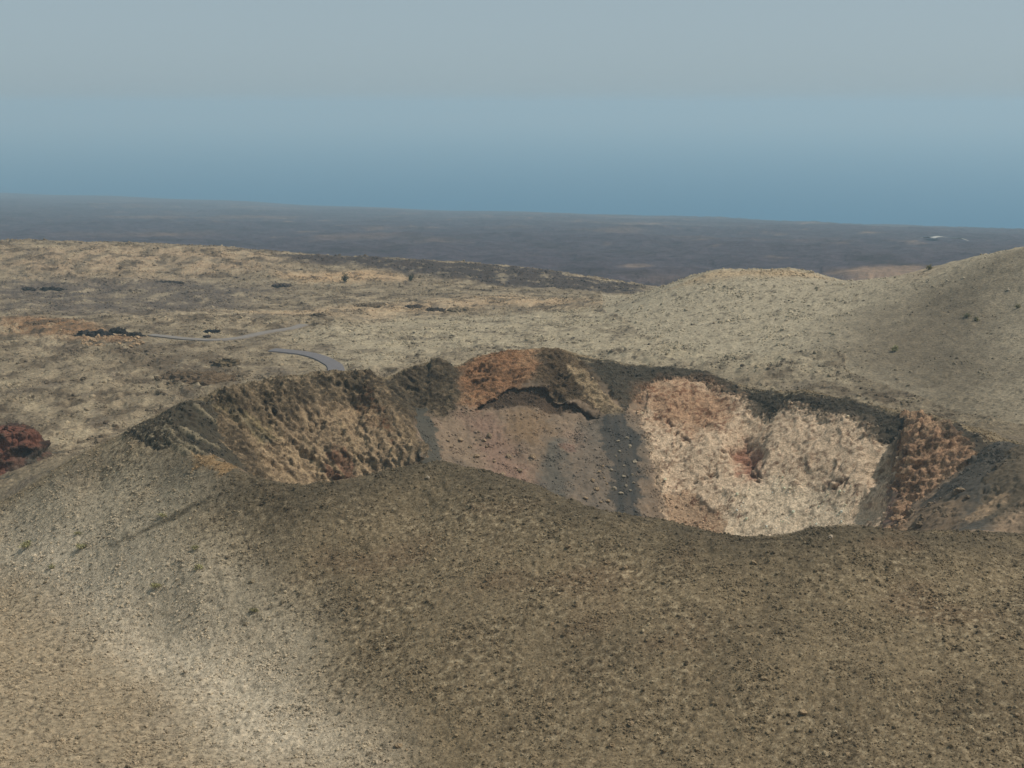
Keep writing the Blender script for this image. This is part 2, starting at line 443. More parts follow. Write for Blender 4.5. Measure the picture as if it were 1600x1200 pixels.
wpatch('valley', [(0,822),(200,880),(330,940),(440,1020),(530,1110),(600,1199),(330,1199),(240,1090),(130,985),(0,905)], 10, 22, 4)
wpatch('flank', [(0,800),(210,700),(330,760),(300,830),(420,900),(500,1000),(330,980),(0,900)], 9, 12, 6)
wpatch('footpath', [(330,775),(250,815),(180,850),(140,858),(180,853),(255,822),(335,785)], .5, 10, .5)
wpatch('hill_dark', [(1600,395),(1450,440),(1350,490),(1300,560),(1420,640),(1600,690)], 22, 30, 16)
wpatch('hill_ochre', [(1040,455),(1120,424),(1180,423),(1240,422),(1300,438),(1240,434),(1130,436)], 4, 10, 4)
wpatch('tan1', [(0,390),(330,397),(430,402),(440,425),(200,430),(0,440)], 25, 60, 25)
wpatch('tan2', [(440,428),(560,425),(640,438),(560,445),(480,440)], 10, 40, 14)
wpatch('tan3', [(350,490),(520,484),(700,472),(800,462),(990,465),(800,480),(600,500)], 14, 40, 14)
wpatch('rust1', [(0,500),(60,495),(150,510),(220,528),(170,540),(100,530),(0,525)], 6, 20, 6)
wpatch('greysheet', [(450,520),(600,495),(900,485),(1000,470),(1200,440),(1320,470),(1300,600),(1000,570),(700,560),(540,580)], 14, 30, 12)
wpatch('darklava1', [(0,440),(300,440),(450,455),(300,490),(0,490)], 16, 40, 18)
wpatch('darklava2', [(140,530),(240,545),(360,565),(390,600),(270,600),(190,560)], 7, 20, 7)
wpatch('edge_dark', [(440,401),(520,405),(700,414),(860,431),(985,451),(990,461),(900,457),(760,446),(640,430),(540,417),(460,410)], 10, 45, 16)

def mixc(C, c, m):
    C += (c[None, :] - C) * m[:, None]

# regions in plan
REG = np.zeros(Xf.shape, np.int8)
cone_poly = np.concatenate([hits([(0,792),(0,880),(250,1000),(500,1195)]), [(-10,100),(220,100),(230,230)],
             np.array([np.array(P(u, v, Yy)[:2]) * (1 + min(26, max(1.2, (u - 60) * .08)) / 260.) for u, v, Yy in BACKRIM[::-1]])])
REG[polymask(cone_poly, .05) > .5] = 1
h2 = np.array([PW(1345,540,0)[:2], PW(1345,460,0)[:2], PW(1320,400,0)[:2], PW(1320,330,0)[:2], PW(1450,298,0)[:2], PW(1600,262,0)[:2], PW(2300,240,0)[:2], PW(2300,540,0)[:2]])
h1 = np.array([PW(940,600,0)[:2], PW(940,480,0)[:2], PW(1000,410,0)[:2], PW(1120,370,0)[:2], PW(1320,345,0)[:2], PW(1345,460,0)[:2], PW(1345,600,0)[:2]])
m_ = (polymask(h1, .1) > .5) & (REG == 0); REG[m_] = 3
m_ = (polymask(h2, .1) > .5) & (REG == 0); REG[m_] = 2
REG[Yf > 760] = 4

# ------------------------------------------------------------------ relief
Zf = Z.ravel().astype(F32)
rope = np.zeros_like(Xf)
for pl_ in ([(258,668),(272,684),(298,700),(322,712)], [(283,668),(308,684),(338,704)], [(262,690),(298,710)], [(304,634),(320,650),(338,666)], [(350,625),(385,660),(420,690)]):
    dl = linedist(hits(pl_), 4) + 1.3 * FRAY * .35
    rope = np.maximum(rope, smooth(.75, .1, np.abs(dl)))
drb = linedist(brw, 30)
rockw = .4 * smooth(11, 5, drb) * crater_h * smooth(10, 60, Xf + 75)
for k_, v_ in (('cliff', 1.0), ('mid_crop', .9), ('peak_orange', .8), ('peak_dark', 1.0), ('peak_edge', .8), ('red_crop', 1.1), ('pale', .8), ('salmon', .85),
               ('dark_left', .55), ('band', .55), ('rough_right', .6), ('rubble_right', .45), ('streak1', .6), ('streak2', .8), ('under', .3), ('pink', .4)):
    rockw = np.maximum(rockw, PATCH[k_] * v_)
for k_, v_ in (('gully', 1), ('ash2', 1), ('ash1', 1), ('white', .35), ('talus', .8), ('purple', .8)):
    rockw *= 1 - v_ * PATCH[k_]
flat = 1 - smooth(5.0, 2.6, droad) if False else smooth(2.8, 6.5, droad)
plain = ((REG == 0) & (Yf > 255)).astype(F32)
cone = (REG == 1).astype(F32)
disp = np.zeros_like(Zf)
disp += .45 * rope
# fine cinders on the near slopes
sel = np.where((Yf > 118) & (Yf < 300))[0]
x = Xf[sel]; y = Yf[sel]
f1, c1 = worley2(x / .62, y / .62)
f2, c2 = worley2(x / 1.35 + 9, y / 1.35)
amt = .55 + .45 * smooth(-.25, .35, fbm2(x / 9, y / 9, 3))
fine = .14 * fbm2(x / 2.2 + .2 * y, y / 20, 3) + (.22 * (1 - f1) * c1 + .38 * (1 - f2) * smooth(.4, .95, c2)) * amt + .17 * fbm2(x / 2.4, y / 2.4, 4, .6) + .4 * fbm2(x / 12, y / 12, 3)
w_ = 1 - np.clip(rockw[sel] * 1.2, 0, 1)
smoothash = np.clip(PATCH['gully'] + PATCH['ash2'] + PATCH['dark_left'] * .6 + PATCH['white'] * .6, 0, 1)[sel]
disp[sel] += fine * w_ * (1 - .75 * smoothash) * flat[sel]
# plain: rough lava crust
sel = np.where((Yf > 235) & (Yf < 900) & (REG != 1))[0]
x = Xf[sel]; y = Yf[sel]
fad = smooth(235, 275, y) * flat[sel]
r1 = 1 - np.abs(fbm2(x / 7, y / 9, 4)) * 2.2
f2, c2 = worley2(x / 2.6, y / 3.4)
hillness = np.isin(REG[sel], (2, 3)).astype(F32)
rough = (1 - .72 * hillness)
rg = smooth(-.3, .4, fbm2(x / 45 + 3, y / 60, 3)) * .8 + .45
lava = np.clip(PATCH['darklava1'] + PATCH['darklava2'] + PATCH['edge_dark'] + PATCH['rust1'], 0, 1)[sel]
disp[sel] += fad * rough * ((.8 * r1 * rg * (1 + 1.0 * lava)) + .55 * (1 - f2) * smooth(.3, .95, c2) * rg) + fad * (.9 * fbm2(x / 26, y / 34, 3) * rough + .25 * hillness * (1 - f2) * smooth(.5, 1, c2))
disp[sel] += (1 - hillness) * smooth(420, 600, y) * (1.2 * fbm2(x / 60, y / 80, 3) + 1.6 * smooth(560, 660, y) * (1 - np.abs(fbm2(x / 22 + 5, y / 26, 4)) * 2.4))
# coastal plain
sel = np.where(Yf > 780)[0]
x = Xf[sel]; y = Yf[sel]
f2, c2 = worley2(x / 60, y / 90)
inland = smooth(5200, 4300, y)
disp[sel] += smooth(780, 1000, y) * inland * (9 * fbm2(x / 260, y / 420, 4) + 4.5 * (1 - np.abs(fbm2(x / 70, y / 110, 3)) * 2.5) + 3 * (1 - f2) * c2)
Zf = Zf + disp
# 3-D rock displacement along the surface normal (gives ledges and small overhangs)
def normals(Xa, Ya, Za):
    Xg, Yg, Zg = (a.reshape(nr, nc) for a in (Xa, Ya, Za))
    du = [np.gradient(a, axis=1) for a in (Xg, Yg, Zg)]
    dv = [np.gradient(a, axis=0) for a in (Xg, Yg, Zg)]
    nx = du[1] * dv[2] - du[2] * dv[1]; ny = du[2] * dv[0] - du[0] * dv[2]; nz = du[0] * dv[1] - du[1] * dv[0]
    l = np.sqrt(nx * nx + ny * ny + nz * nz) + 1e-9
    return (nx / l).ravel(), (ny / l).ravel(), (nz / l).ravel()
nx, ny, nz = normals(Xf, Yf, Z.ravel().astype(F32))
sel = np.where(rockw > .02)[0]
x = Xf[sel]; y = Yf[sel]; z = Zf[sel]
# strata: steep stripes down to the lower right on the left cliff, fall-line ribs on the cream wall, flatter beds elsewhere
dip = np.where(x < -18, -.85, .3).astype(F32)
dip = dip * (1 - PATCH['pale'][sel]) + 1.15 * PATCH['pale'][sel]
a = x * np.cos(dip) + z * np.sin(dip); b = -x * np.sin(dip) + z * np.cos(dip)
rid = lambda v: np.clip(1 - 2.4 * np.abs(v), 0, 1) ** 1.6
wa = .9 * pn3(a / 3.1, y / 3.1, b / 3.1 + 9); wb = .9 * pn3(a / 2.7 + 5, y / 2.7, b / 2.7)
f3, c3 = worley3((a + wa) / 4.6, y / 3.0, (b + wb) / 2.0)
f4, c4 = worley3((a + wa) / 1.5, y / 1.1, (b + .6 * wb) / .7)
dL = 1.7 * pn3(a / 9, y / 8, b / 6) + .75 * rid(pn3((a + wa) / 8, y / 4.5, (b + wb) / 2.4)) + .55 * (c3 - .5) - .35
dL *= 1 - .2 * PATCH['pale'][sel]
dL -= 1.3 * PATCH['redcrack'][sel]
d = .48 * rid(pn3((a + wa) / 3.2, y / 1.9, (b + .5 * wb) / 1.0)) - .2 + .4 * (c4 - .5) - .28 * smooth(.55, .95, f4)
d += .3 * rid(pn3(a / 1.2, y / .8, b / .5)) + .26 * pn3(a / .7, y / .6, b / .45) + .18 * pn3(a / .36, y / .33, b / .28)
crk = smooth(.05, .012, np.abs(pn3(x / 3.4 + 2, y / 3.0, z / 2.6) + .25 * pn3(x / .9, y / .9, z / .8))) * smooth(-.1, .25, pn3(x / 6, y / 6 + 4, z / 5))
d -= .9 * crk
strata = pn3(a / 10, y / 7, (b + .5 * wb) / 1.25) + .5 * pn3(a / 4, y / 3, b / .55 + 3)
fineness = 1 - .6 * PATCH['pale'][sel] * (1 - .5 * PATCH['salmon'][sel]) - .2 * PATCH['white'][sel]
zone = smooth(-.15, .35, pn3(x / 8 + 3, y / 8, z / 6))
fineness *= 1 - .7 * PATCH['pale'][sel] * (1 - zone)
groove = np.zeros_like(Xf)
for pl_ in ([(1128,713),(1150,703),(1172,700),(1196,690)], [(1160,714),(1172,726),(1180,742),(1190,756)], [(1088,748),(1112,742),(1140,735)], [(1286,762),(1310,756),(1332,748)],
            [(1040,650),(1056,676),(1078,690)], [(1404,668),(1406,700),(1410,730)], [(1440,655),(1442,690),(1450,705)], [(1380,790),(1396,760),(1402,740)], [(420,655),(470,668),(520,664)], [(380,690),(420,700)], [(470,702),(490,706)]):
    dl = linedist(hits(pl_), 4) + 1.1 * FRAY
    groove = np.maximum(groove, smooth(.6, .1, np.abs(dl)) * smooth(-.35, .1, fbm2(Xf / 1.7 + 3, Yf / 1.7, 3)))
d = dL + d * np.clip(fineness, .12, 1) - .8 * groove[sel] / np.maximum(rockw[sel], .4)
Xd = Xf.copy(); Yd = Yf.copy(); Zd = Zf.copy()
amp = np.clip(rockw[sel], 0, 1.1) * .85
Xd[sel] += nx[sel] * d * amp; Yd[sel] += ny[sel] * d * amp; Zd[sel] += nz[sel] * d * amp
# caves under the ledge of the orange crag: pull the rock back
u_ = PATCH['under']; Yd += 1.1 * u_; Zd -= .2 * u_

# ------------------------------------------------------------------ albedo (what the ground itself is made of, with some shade painted in)
K = np.array([1.13, 1.05, 1.07], F32)
C = np.zeros((len(Xf), 3), F32)
C[:] = srgb(122, 112, 90) * K
L1 = fbm2(Xf / 40, Yf / 55, 4); L2 = fbm2(Xf / 11 + 5, Yf / 15, 4)
pm = (REG == 0).astype(F32)
mixc(C, srgb(146, 134, 108) * K, smooth(-.1, .5, L1) * .7)
mixc(C, srgb(92, 84, 72) * K, smooth(.05, .5, -L2) * .7)
mixc(C, srgb(146, 128, 102) * K, PATCH['tan1'] * .6 * smooth(-.35, .25, L2))
mixc(C, srgb(158, 136, 102) * K, PATCH['tan2'] * .9)
mixc(C, srgb(152, 134, 104) * K, PATCH['tan3'] * .75 * smooth(-.45, .1, L2))
mixc(C, srgb(96, 88, 78) * K, PATCH['darklava1'] * .55 * smooth(-.4, .2, L1))
mixc(C, srgb(86, 76, 60) * K, PATCH['darklava2'] * .75)
mixc(C, srgb(124, 96, 66) * K, PATCH['rust1'] * .8)
mixc(C, srgb(80, 74, 68) * K, PATCH['edge_dark'] * .8)
mixc(C, srgb(152, 144, 119) * K, PATCH['greysheet'] * .8)
hm = np.isin(REG, (2, 3)).astype(F32)
mixc(C, srgb(150, 142, 118) * K, hm * .9)
mixc(C, srgb(100, 92, 74) * K, PATCH['hill_dark'] * .94)
mixc(C, srgb(158, 140, 108) * K, PATCH['hill_ochre'] * .75)
# crest of the near hill is a little tanner
# cone outside
mixc(C, srgb(118, 106, 81) * K, cone)
mixc(C, srgb(92, 82, 62) * K, cone * smooth(-.05, .45, L2) * .6)
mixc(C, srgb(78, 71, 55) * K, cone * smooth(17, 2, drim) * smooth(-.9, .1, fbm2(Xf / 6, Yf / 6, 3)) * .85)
mixc(C, srgb(104, 86, 64) * K, cone * smooth(.15, .5, fbm2(Xf / 22 + 40, Yf / 15, 3)) * .5)
mixc(C, srgb(150, 142, 119) * K, PATCH['flank'] * .85)
mixc(C, srgb(186, 177, 152) * K, PATCH['valley'] * .9)
sw = smooth(0, 1, ((Yf < 232) & (REG == 0)).astype(F32))
mixc(C, srgb(152, 139, 112) * K, sw * (1 - PATCH['valley']) * .85)
mixc(C, srgb(78, 72, 56) * K, PATCH['footpath'] * .8)
# coastal plain: dark lava
fm = smooth(735, 830, Yf)
fm = np.maximum(fm, (REG == 4))
L3 = fbm2(Xf / 300, Yf / 520, 4); L4 = fbm2(Xf / 90 + 11, Yf / 160, 4)
mixc(C, srgb(68, 64, 68) * K, fm)
mixc(C, srgb(100, 86, 74) * K, fm * smooth(.05, .5, L3) * .7)
mixc(C, srgb(52, 48, 46) * K, fm * smooth(.05, .5, -L4) * .7)
mixc(C, srgb(128, 112, 92) * K, fm * smooth(.28, .55, L4) * .6)
wpatch('tanfield', [(1305,425),(1440,421),(1450,429),(1330,434)], 14, 60, 10)
mixc(C, srgb(140, 120, 96) * K, PATCH['tanfield'] * .7)
# crater interior
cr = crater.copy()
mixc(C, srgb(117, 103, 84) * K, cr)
mixc(C, srgb(88, 82, 70) * K, cr * smooth(.05, .45, L2) * .6)
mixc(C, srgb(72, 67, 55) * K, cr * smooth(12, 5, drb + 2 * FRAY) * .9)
fall = fbm2(Xf / 1.6 + .12 * Yf, Yf / 16, 4, .6)
C *= (1 + .38 * fall * cr * (1 - np.clip(rockw * 2, 0, 1)))[:, None]
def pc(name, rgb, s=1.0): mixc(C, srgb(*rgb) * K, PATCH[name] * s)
pc('dark_left', (64, 60, 48)); pc('cliff', (104, 92, 71)); pc('cliff_pale', (150, 132, 103), .9); pc('cliff_red', (112, 78, 58), .75); pc('cliff_rust', (108, 86, 62), .6)
pc('cliff_yellow', (128, 118, 84), .7)
mixc(C, srgb(128, 120, 96) * K, rope * .75)
pc('cliff_crest', (76, 69, 54), .8)
pc('rim_ochre', (138, 114, 78), .8)
pc('mid_crop', (76, 69, 54)); pc('peak_orange', (138, 106, 76)); pc('peak_dark', (86, 74, 56)); pc('peak_edge', (150, 134, 104), .9); pc('under', (78, 66, 52))  # 'under' puts the shade below the ledge into the rock colour
pc('mauve', (124, 102, 86), .7); pc('ochre', (122, 102, 76), .7); pc('pink', (140, 121, 101), .6); pc('redspot', (116, 84, 70), .5)
mixc(C, srgb(68, 65, 54) * K, PATCH['band'] * (.72 + .28 * smooth(-.2, .3, FRAY))); pc('pale', (193, 174, 144)); pc('salmon', (158, 126, 95), .8); pc('white', (212, 197, 166), .85); pc('redcrack', (128, 76, 56), .75); pc('talus', (150, 126, 98), .8)
pc('red_crop', (160, 132, 103)); pc('red_crop_top', (64, 60, 50), .7); pc('purple', (110, 88, 76), .8)
pc('dark_right', (76, 73, 64)); pc('rough_right', (88, 80, 64), .85); pc('rubble_right', (116, 100, 78), .7); pc('streak1', (150, 130, 102), .85); pc('streak2', (142, 124, 100), .75)
pc('gully', (66, 66, 58), .92); pc('ash1', (82, 81, 72), .85); stk = smooth(-.25, .35, fbm2(Xf / 1.1 + .05 * Yf, Yf / 14, 3, .6))
pc('ash3', (90, 86, 76), .6)
mixc(C, srgb(58, 59, 55) * K, PATCH['ash2'] * (.74 + .24 * stk))
# rock colouring: weathered faces and rusty/dark joints
st = np.zeros_like(Xf); st[sel] = strata; ck = np.zeros_like(Xf); ck[sel] = crk
clf = np.clip(PATCH['cliff'] + .5 * PATCH['mid_crop'] + .5 * PATCH['peak_dark'] + .6 * PATCH['peak_orange'] + .7 * PATCH['red_crop'], 0, 1)
mixc(C, srgb(158, 140, 108) * K, clf * smooth(.08, .45, st) * (.35 + .45 * PATCH['cliff_pale']))
mixc(C, srgb(60, 53, 40) * K, clf * smooth(.1, .5, -st) * (.65 - .35 * PATCH['cliff_pale']))
fk = np.zeros_like(Xf); fk[sel] = smooth(.42, .2, f4) * smooth(.72, .9, c4)
mixc(C, srgb(104, 78, 56) * K, fk * np.clip(PATCH['pale'] + PATCH['salmon'], 0, 1) * (1 - .7 * PATCH['white']) * .7)
mixc(C, srgb(110, 78, 56) * K, smooth(.2, .9, groove) * np.clip(PATCH['pale'] + PATCH['salmon'] + PATCH['red_crop'], 0, 1) * .7)  # rust in the grooves, with ledge shadow lines painted into the same tone
mixc(C, srgb(96, 66, 46) * K, ck * np.clip(PATCH['pale'] + PATCH['salmon'], 0, 1) * .85)
sel = np.where(rockw > .02)[0]
x = Xd[sel]; y = Yd[sel]; z = Zd[sel]
j1 = pn3(x / 1.1, y / .9, z / .8); j2 = pn3(x / 3.3 + 4, y / 3, z / 2.4); j3 = pn3(x / .45, y / .4, z / .35)
m = np.zeros_like(Xf); m[sel] = smooth(.12, .5, j1 + .5 * j2 + .3 * j3) * np.clip(rockw[sel] * 1.5, 0, 1)
red = np.clip(PATCH['salmon'] + PATCH['pale'] * .6 + PATCH['red_crop'] * .35 + PATCH['cliff_rust'], 0, 1) * (1 - PATCH['white'])
mixc(C, srgb(104, 70, 48) * K, m * red * .7)
mixc(C, srgb(62, 54, 42) * K, m * (1 - red) * .6)
m[:] = 0; m[sel] = smooth(.2, .6, -j1 + .4 * j3)
mixc(C, srgb(160, 142, 110) * K, m * np.clip(PATCH['cliff'] + PATCH['mid_crop'] * .4 + PATCH['red_crop'] * .8, 0, 1) * .5)
# speckle of pale crust and bare cinder everywhere
sp = fbm2(Xf / 1.1, Yf / 1.1, 3); 
sp2 = np.where(Yf > 300, fbm2(Xf / 3.5, Yf / 5.5, 3), sp)
ns = 1 - np.clip(smoothAll := np.clip(PATCH['gully'] + PATCH['ash2'] + PATCH['white'], 0, 1), 0, 1)
C *= (1 + .34 * sp2 * (.4 + .6 * ns))[:, None]
pl = ((REG == 0) | (REG == 3) | (REG == 2)).astype(F32) * smooth(240, 280, Yf)
crust = fbm2(Xf / 11, Yf / 13, 6, .7)
hl = np.isin(REG, (2, 3)).astype(F32)
cr2_ = fbm2(Xf / 2.1 + 7, Yf / 3.0, 4, .65)
mixc(C, srgb(82, 72, 56) * K, pl * (1 - hl) * smooth(-.02, .26, crust + .25 * L1) * (.8 - .35 * PATCH['greysheet']))
mixc(C, srgb(58, 50, 38) * K, pl * (1 - hl) * smooth(.12, .36, cr2_ + .4 * crust) * .8)
mixc(C, srgb(84, 78, 70) * K, pl * PATCH['darklava1'] * (.35 + .4 * smooth(-.2, .2, crust)))
mixc(C, srgb(64, 58, 53) * K, np.clip(PATCH['edge_dark'] * 1.35, 0, 1) * (.74 + .26 * smooth(-.2, .2, cr2_)))
mixc(C, srgb(170, 149, 117) * K, np.clip(PATCH['tan2'] + .8 * PATCH['tan3'] + .4 * PATCH['tan1'], 0, 1) * smooth(-.15, .25, -crust + .4 * L2) * .7)
mixc(C, srgb(160, 150, 122) * K, pl * (1 - hl) * smooth(.08, .32, -crust) * .45)
mixc(C, srgb(76, 68, 54) * K, pl * hl * smooth(.16, .4, fbm2(Xf / 2.4, Yf / 3.2, 3, .6)) * (.75 - .45 * PATCH['hill_dark']))
# near slopes: lichen-pale crust and bare dark cinder
nearm = ((REG == 1) & ~crater_h | ((REG == 0) & (Yf < 240))).astype(F32)
fx, fy = Xf + .35 * Yf, Yf
nl = fbm2(fx / 1.1, fy / .85, 4, .7)
cl_ = .45 + .55 * smooth(-.3, .3, fbm2(Xf / 13 + 3, Yf / 13, 3))
n3_ = fbm2(Xf / .55 + 3, Yf / .5, 3, .7)
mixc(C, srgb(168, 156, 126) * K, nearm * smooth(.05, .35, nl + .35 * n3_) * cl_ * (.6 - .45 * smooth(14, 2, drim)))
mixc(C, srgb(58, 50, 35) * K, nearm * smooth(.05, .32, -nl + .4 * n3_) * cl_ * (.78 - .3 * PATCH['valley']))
C = np.clip(C, .01, .8)

# ------------------------------------------------------------------ materials
def new_mat(name):
    m = bpy.data.materials.new(name); m.use_nodes = True
    t = m.node_tree; t.nodes.clear()
    o = t.nodes.new('ShaderNodeOutputMaterial'); b = t.nodes.new('ShaderNodeBsdfPrincipled')
    t.links.new(b.outputs[0], o.inputs[0])
    b.inputs['Roughness'].default_value = .95
    b.inputs['Specular IOR Level'].default_value = .1
    return m, t, b
def ground_mat(name, bump_scale, bump_dist, strength, speck=(.55, 1.45), attr='GEOMETRY', spscale=3.0):
    m, t, b = new_mat(name)
    N = t.nodes.new; Lk = t.links.new
    at = N('ShaderNodeAttribute'); at.attribute_name = 'Col'; at.attribute_type = attr
    tc = N('ShaderNodeTexCoord')
    n1 = N('ShaderNodeTexNoise'); n1.inputs['Scale'].default_value = spscale; n1.inputs['Detail'].default_value = 6; n1.inputs['Roughness'].default_value = .65
    Lk(tc.outputs['Object'], n1.inputs['Vector'])
    mr = N('ShaderNodeMapRange'); mr.inputs['From Min'].default_value = .3; mr.inputs['From Max'].default_value = .7
    mr.inputs['To Min'].default_value = speck[0]; mr.inputs['To Max'].default_value = speck[1]
    Lk(n1.outputs['Fac'], mr.inputs['Value'])
    mx = N('ShaderNodeMix'); mx.data_type = 'RGBA'; mx.blend_type = 'MULTIPLY'; mx.inputs['Factor'].default_value = 1
    Lk(at.outputs['Color'], mx.inputs['A']); Lk(mr.outputs[0], mx.inputs['B'])
    Lk(mx.outputs['Result'], b.inputs['Base Color'])
    n2 = N('ShaderNodeTexNoise'); n2.inputs['Scale'].default_value = bump_scale; n2.inputs['Detail'].default_value = 8; n2.inputs['Roughness'].default_value = .7
    Lk(tc.outputs['Object'], n2.inputs['Vector'])
    bp = N('ShaderNodeBump'); bp.inputs['Distance'].default_value = bump_dist; bp.inputs['Strength'].default_value = strength
    Lk(n2.outputs['Fac'], bp.inputs['Height']); Lk(bp.outputs[0], b.inputs['Normal'])
    return m
M_cinder = ground_mat('cinder_slope', 1.6, .5, .8)
M_rock = ground_mat('crater_rock', 1.3, .7, 1.0, (.55, 1.45))
M_ash = ground_mat('loose_ash', 2.2, .12, .6, (.82, 1.18))
M_plain = ground_mat('lava_crust', .7, .9, .8, (.55, 1.45), spscale=1.3)
M_far = ground_mat('far_lava', .03, 12, .7, (.6, 1.4), spscale=.05)

# ------------------------------------------------------------------ cut the sheet into its pieces
Co = np.stack([Xd, Yd, Zd], 1).astype(F32)
vid = np.arange(nr * nc).reshape(nr, nc)
quads = np.stack([vid[:-1, :-1], vid[:-1, 1:], vid[1:, 1:], vid[1:, :-1]], -1).reshape(-1, 4)
part = REG.astype(np.int32).copy()
names = ['peak_orange', 'peak_dark', 'peak_edge']
inside = crater_h & (REG == 1)
part[inside] = 10                                         # scree
for code, ks in ((11, ('cliff',)), (12, ('peak_orange', 'peak_dark', 'peak_edge', 'under')), (13, ('pale',)), (14, ('red_crop',)), (15, ('mid_crop',)), (16, ('gully',)), (17, ('ash2',)), (18, ('band',)), (19, ('dark_right',))):
    mm = np.zeros(Xf.shape, bool)
    for k_ in ks: mm |= PATCH[k_] > .5
    part[mm & inside] = code
qp = part[quads[:, 0]]
def sheet(name, code, mat, label=None, parent=None, cat=None):
    q_ = quads[qp == code]
    if len(q_) == 0: return None
    used, inv = np.unique(q_.ravel(), return_inverse=True)
    me = bpy.data.meshes.new(name)
    me.vertices.add(len(used)); me.vertices.foreach_set('co', Co[used].ravel())
    me.loops.add(len(inv)); me.loops.foreach_set('vertex_index', inv.astype(np.int32))
    me.polygons.add(len(q_)); me.polygons.foreach_set('loop_start', np.arange(0, len(inv), 4, dtype=np.int32))
    me.update(calc_edges=True)
    me.polygons.foreach_set('use_smooth', np.ones(len(q_), bool))
    ca = me.color_attributes.new('Col', 'FLOAT_COLOR', 'POINT')
    ca.data.foreach_set('color', np.concatenate([C[used], np.ones((len(used), 1), F32)], 1).astype(F32).ravel())
    me.materials.append(mat)
    o = bpy.data.objects.new(name, me); col.objects.link(o)
    if parent is None:
        o['kind'] = 'structure'
        if cat: o['category'] = cat
    else: o.parent = parent
    if label: o['label'] = label
    return o
sheet('ground', 0, M_plain, 'rough tan and grey lava plain around the crater', cat='lava plain')
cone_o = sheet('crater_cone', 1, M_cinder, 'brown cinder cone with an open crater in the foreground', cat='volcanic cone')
sheet('hill', 2, M_plain, 'broad smooth grey-brown hill rising on the right', cat='hill')
sheet('hill', 3, M_plain, 'small pale flat-topped cone left of the broad hill', cat='hill')
sheet('coastal_plain', 4, M_far, 'dark hazy lava plain running down to the sea', cat='coastal plain')
sheet('scree_slope', 10, M_ash, 'mauve-brown scree slope dropping into the crater', cone_o)
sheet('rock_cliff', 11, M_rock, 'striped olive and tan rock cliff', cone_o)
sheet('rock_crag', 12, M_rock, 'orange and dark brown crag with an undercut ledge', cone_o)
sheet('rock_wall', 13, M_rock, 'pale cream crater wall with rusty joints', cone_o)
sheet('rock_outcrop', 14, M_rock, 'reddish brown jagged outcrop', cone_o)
sheet('rock_outcrop', 15, M_rock, 'dark olive outcrop beside the orange crag', cone_o)
sheet('ash_gully', 16, M_ash, 'dark grey ash chute beside the cliff', cone_o)
sheet('ash_gully', 17, M_ash, 'black ash streak dotted with pale stones', cone_o)
sheet('ash_band', 18, M_rock, 'black cinder layer along the far rim', cone_o)
sheet('ash_slope', 19, M_ash, 'dark grey ash slope with pale rock streaks', cone_o)

# ------------------------------------------------------------------ sea
me = bpy.data.meshes.new('sea')
pts = [(0, 3000, 0)]; fs = []
na = 96
rings = (1500, 4000, 9000, 20000, 45000)
vs = []
for r_ in rings:
    for i in range(na): vs.append((r_ * math.cos(2 * math.pi * i / na), 3000 + r_ * math.sin(2 * math.pi * i / na), 0))
for k in range(len(rings) - 1):
    for i in range(na): fs.append((k * na + i, k * na + (i + 1) % na, (k + 1) * na + (i + 1) % na, (k + 1) * na + i))
fs.append(tuple(range(na)))
me.from_pydata(vs, [], fs); me.update()
sea = bpy.data.objects.new('sea', me); col.objects.link(sea)
sea['kind'] = 'structure'; sea['label'] = 'hazy blue sea beyond the lava coast'; sea['category'] = 'sea'
m, t, b = new_mat('sea_water')
b.inputs['Base Color'].default_value = (.0, .10, .215, 1)
b.inputs['Roughness'].default_value = .55
b.inputs['Specular IOR Level'].default_value = .06
n1 = t.nodes.new('ShaderNodeTexNoise'); n1.inputs['Scale'].default_value = .02; n1.inputs['Detail'].default_value = 6
tc = t.nodes.new('ShaderNodeTexCoord'); bp = t.nodes.new('ShaderNodeBump'); bp.inputs['Strength'].default_value = .12; bp.inputs['Distance'].default_value = 2
t.links.new(tc.outputs['Object'], n1.inputs['Vector']); t.links.new(n1.outputs['Fac'], bp.inputs['Height']); t.links.new(bp.outputs[0], b.inputs['Normal'])
me.materials.append(m)

# ------------------------------------------------------------------ road
def road(name, pts, wdt, label, mat):
    n_ = len(pts); vs = []; fs = []
    tg = np.gradient(pts, axis=0); tg /= np.linalg.norm(tg, axis=1)[:, None]
    nrm = np.stack([-tg[:, 1], tg[:, 0]], 1)
    offs = np.array([-.56, -.5, -.25, 0, .25, .5, .56]) * wdt
    XY = pts[:, None, :] + nrm[:, None, :] * offs[None, :, None]
    h = height(XY[..., 0], XY[..., 1])
    lift = np.array([-.25, .34, .37, .39, .37, .34, -.25])
    for i in range(n_):
        for j in range(7): vs.append((XY[i, j, 0], XY[i, j, 1], h[i, j] + lift[j]))
    for i in range(n_ - 1):
        for j in range(6): fs.append((i * 7 + j, i * 7 + j + 1, i * 7 + j + 8, i * 7 + j + 7))
    me = bpy.data.meshes.new(name); me.from_pydata(vs, [], fs); me.update()
    o = bpy.data.objects.new(name, me); col.objects.link(o)
    o['kind'] = 'structure'; o['label'] = label; o['category'] = 'road'
    me.materials.append(mat)
    return o
def road_mat(name, c1, c2):
    m, t, b = new_mat(name)
    n1 = t.nodes.new('ShaderNodeTexNoise'); n1.inputs['Scale'].default_value = .6; n1.inputs['Detail'].default_value = 6
    cr_ = t.nodes.new('ShaderNodeValToRGB'); cr_.color_ramp.elements[0].color = c1; cr_.color_ramp.elements[1].color = c2
    tc = t.nodes.new('ShaderNodeTexCoord')
    t.links.new(tc.outputs['Object'], n1.inputs['Vector']); t.links.new(n1.outputs['Fac'], cr_.inputs[0]); t.links.new(cr_.outputs[0], b.inputs['Base Color'])
    return m
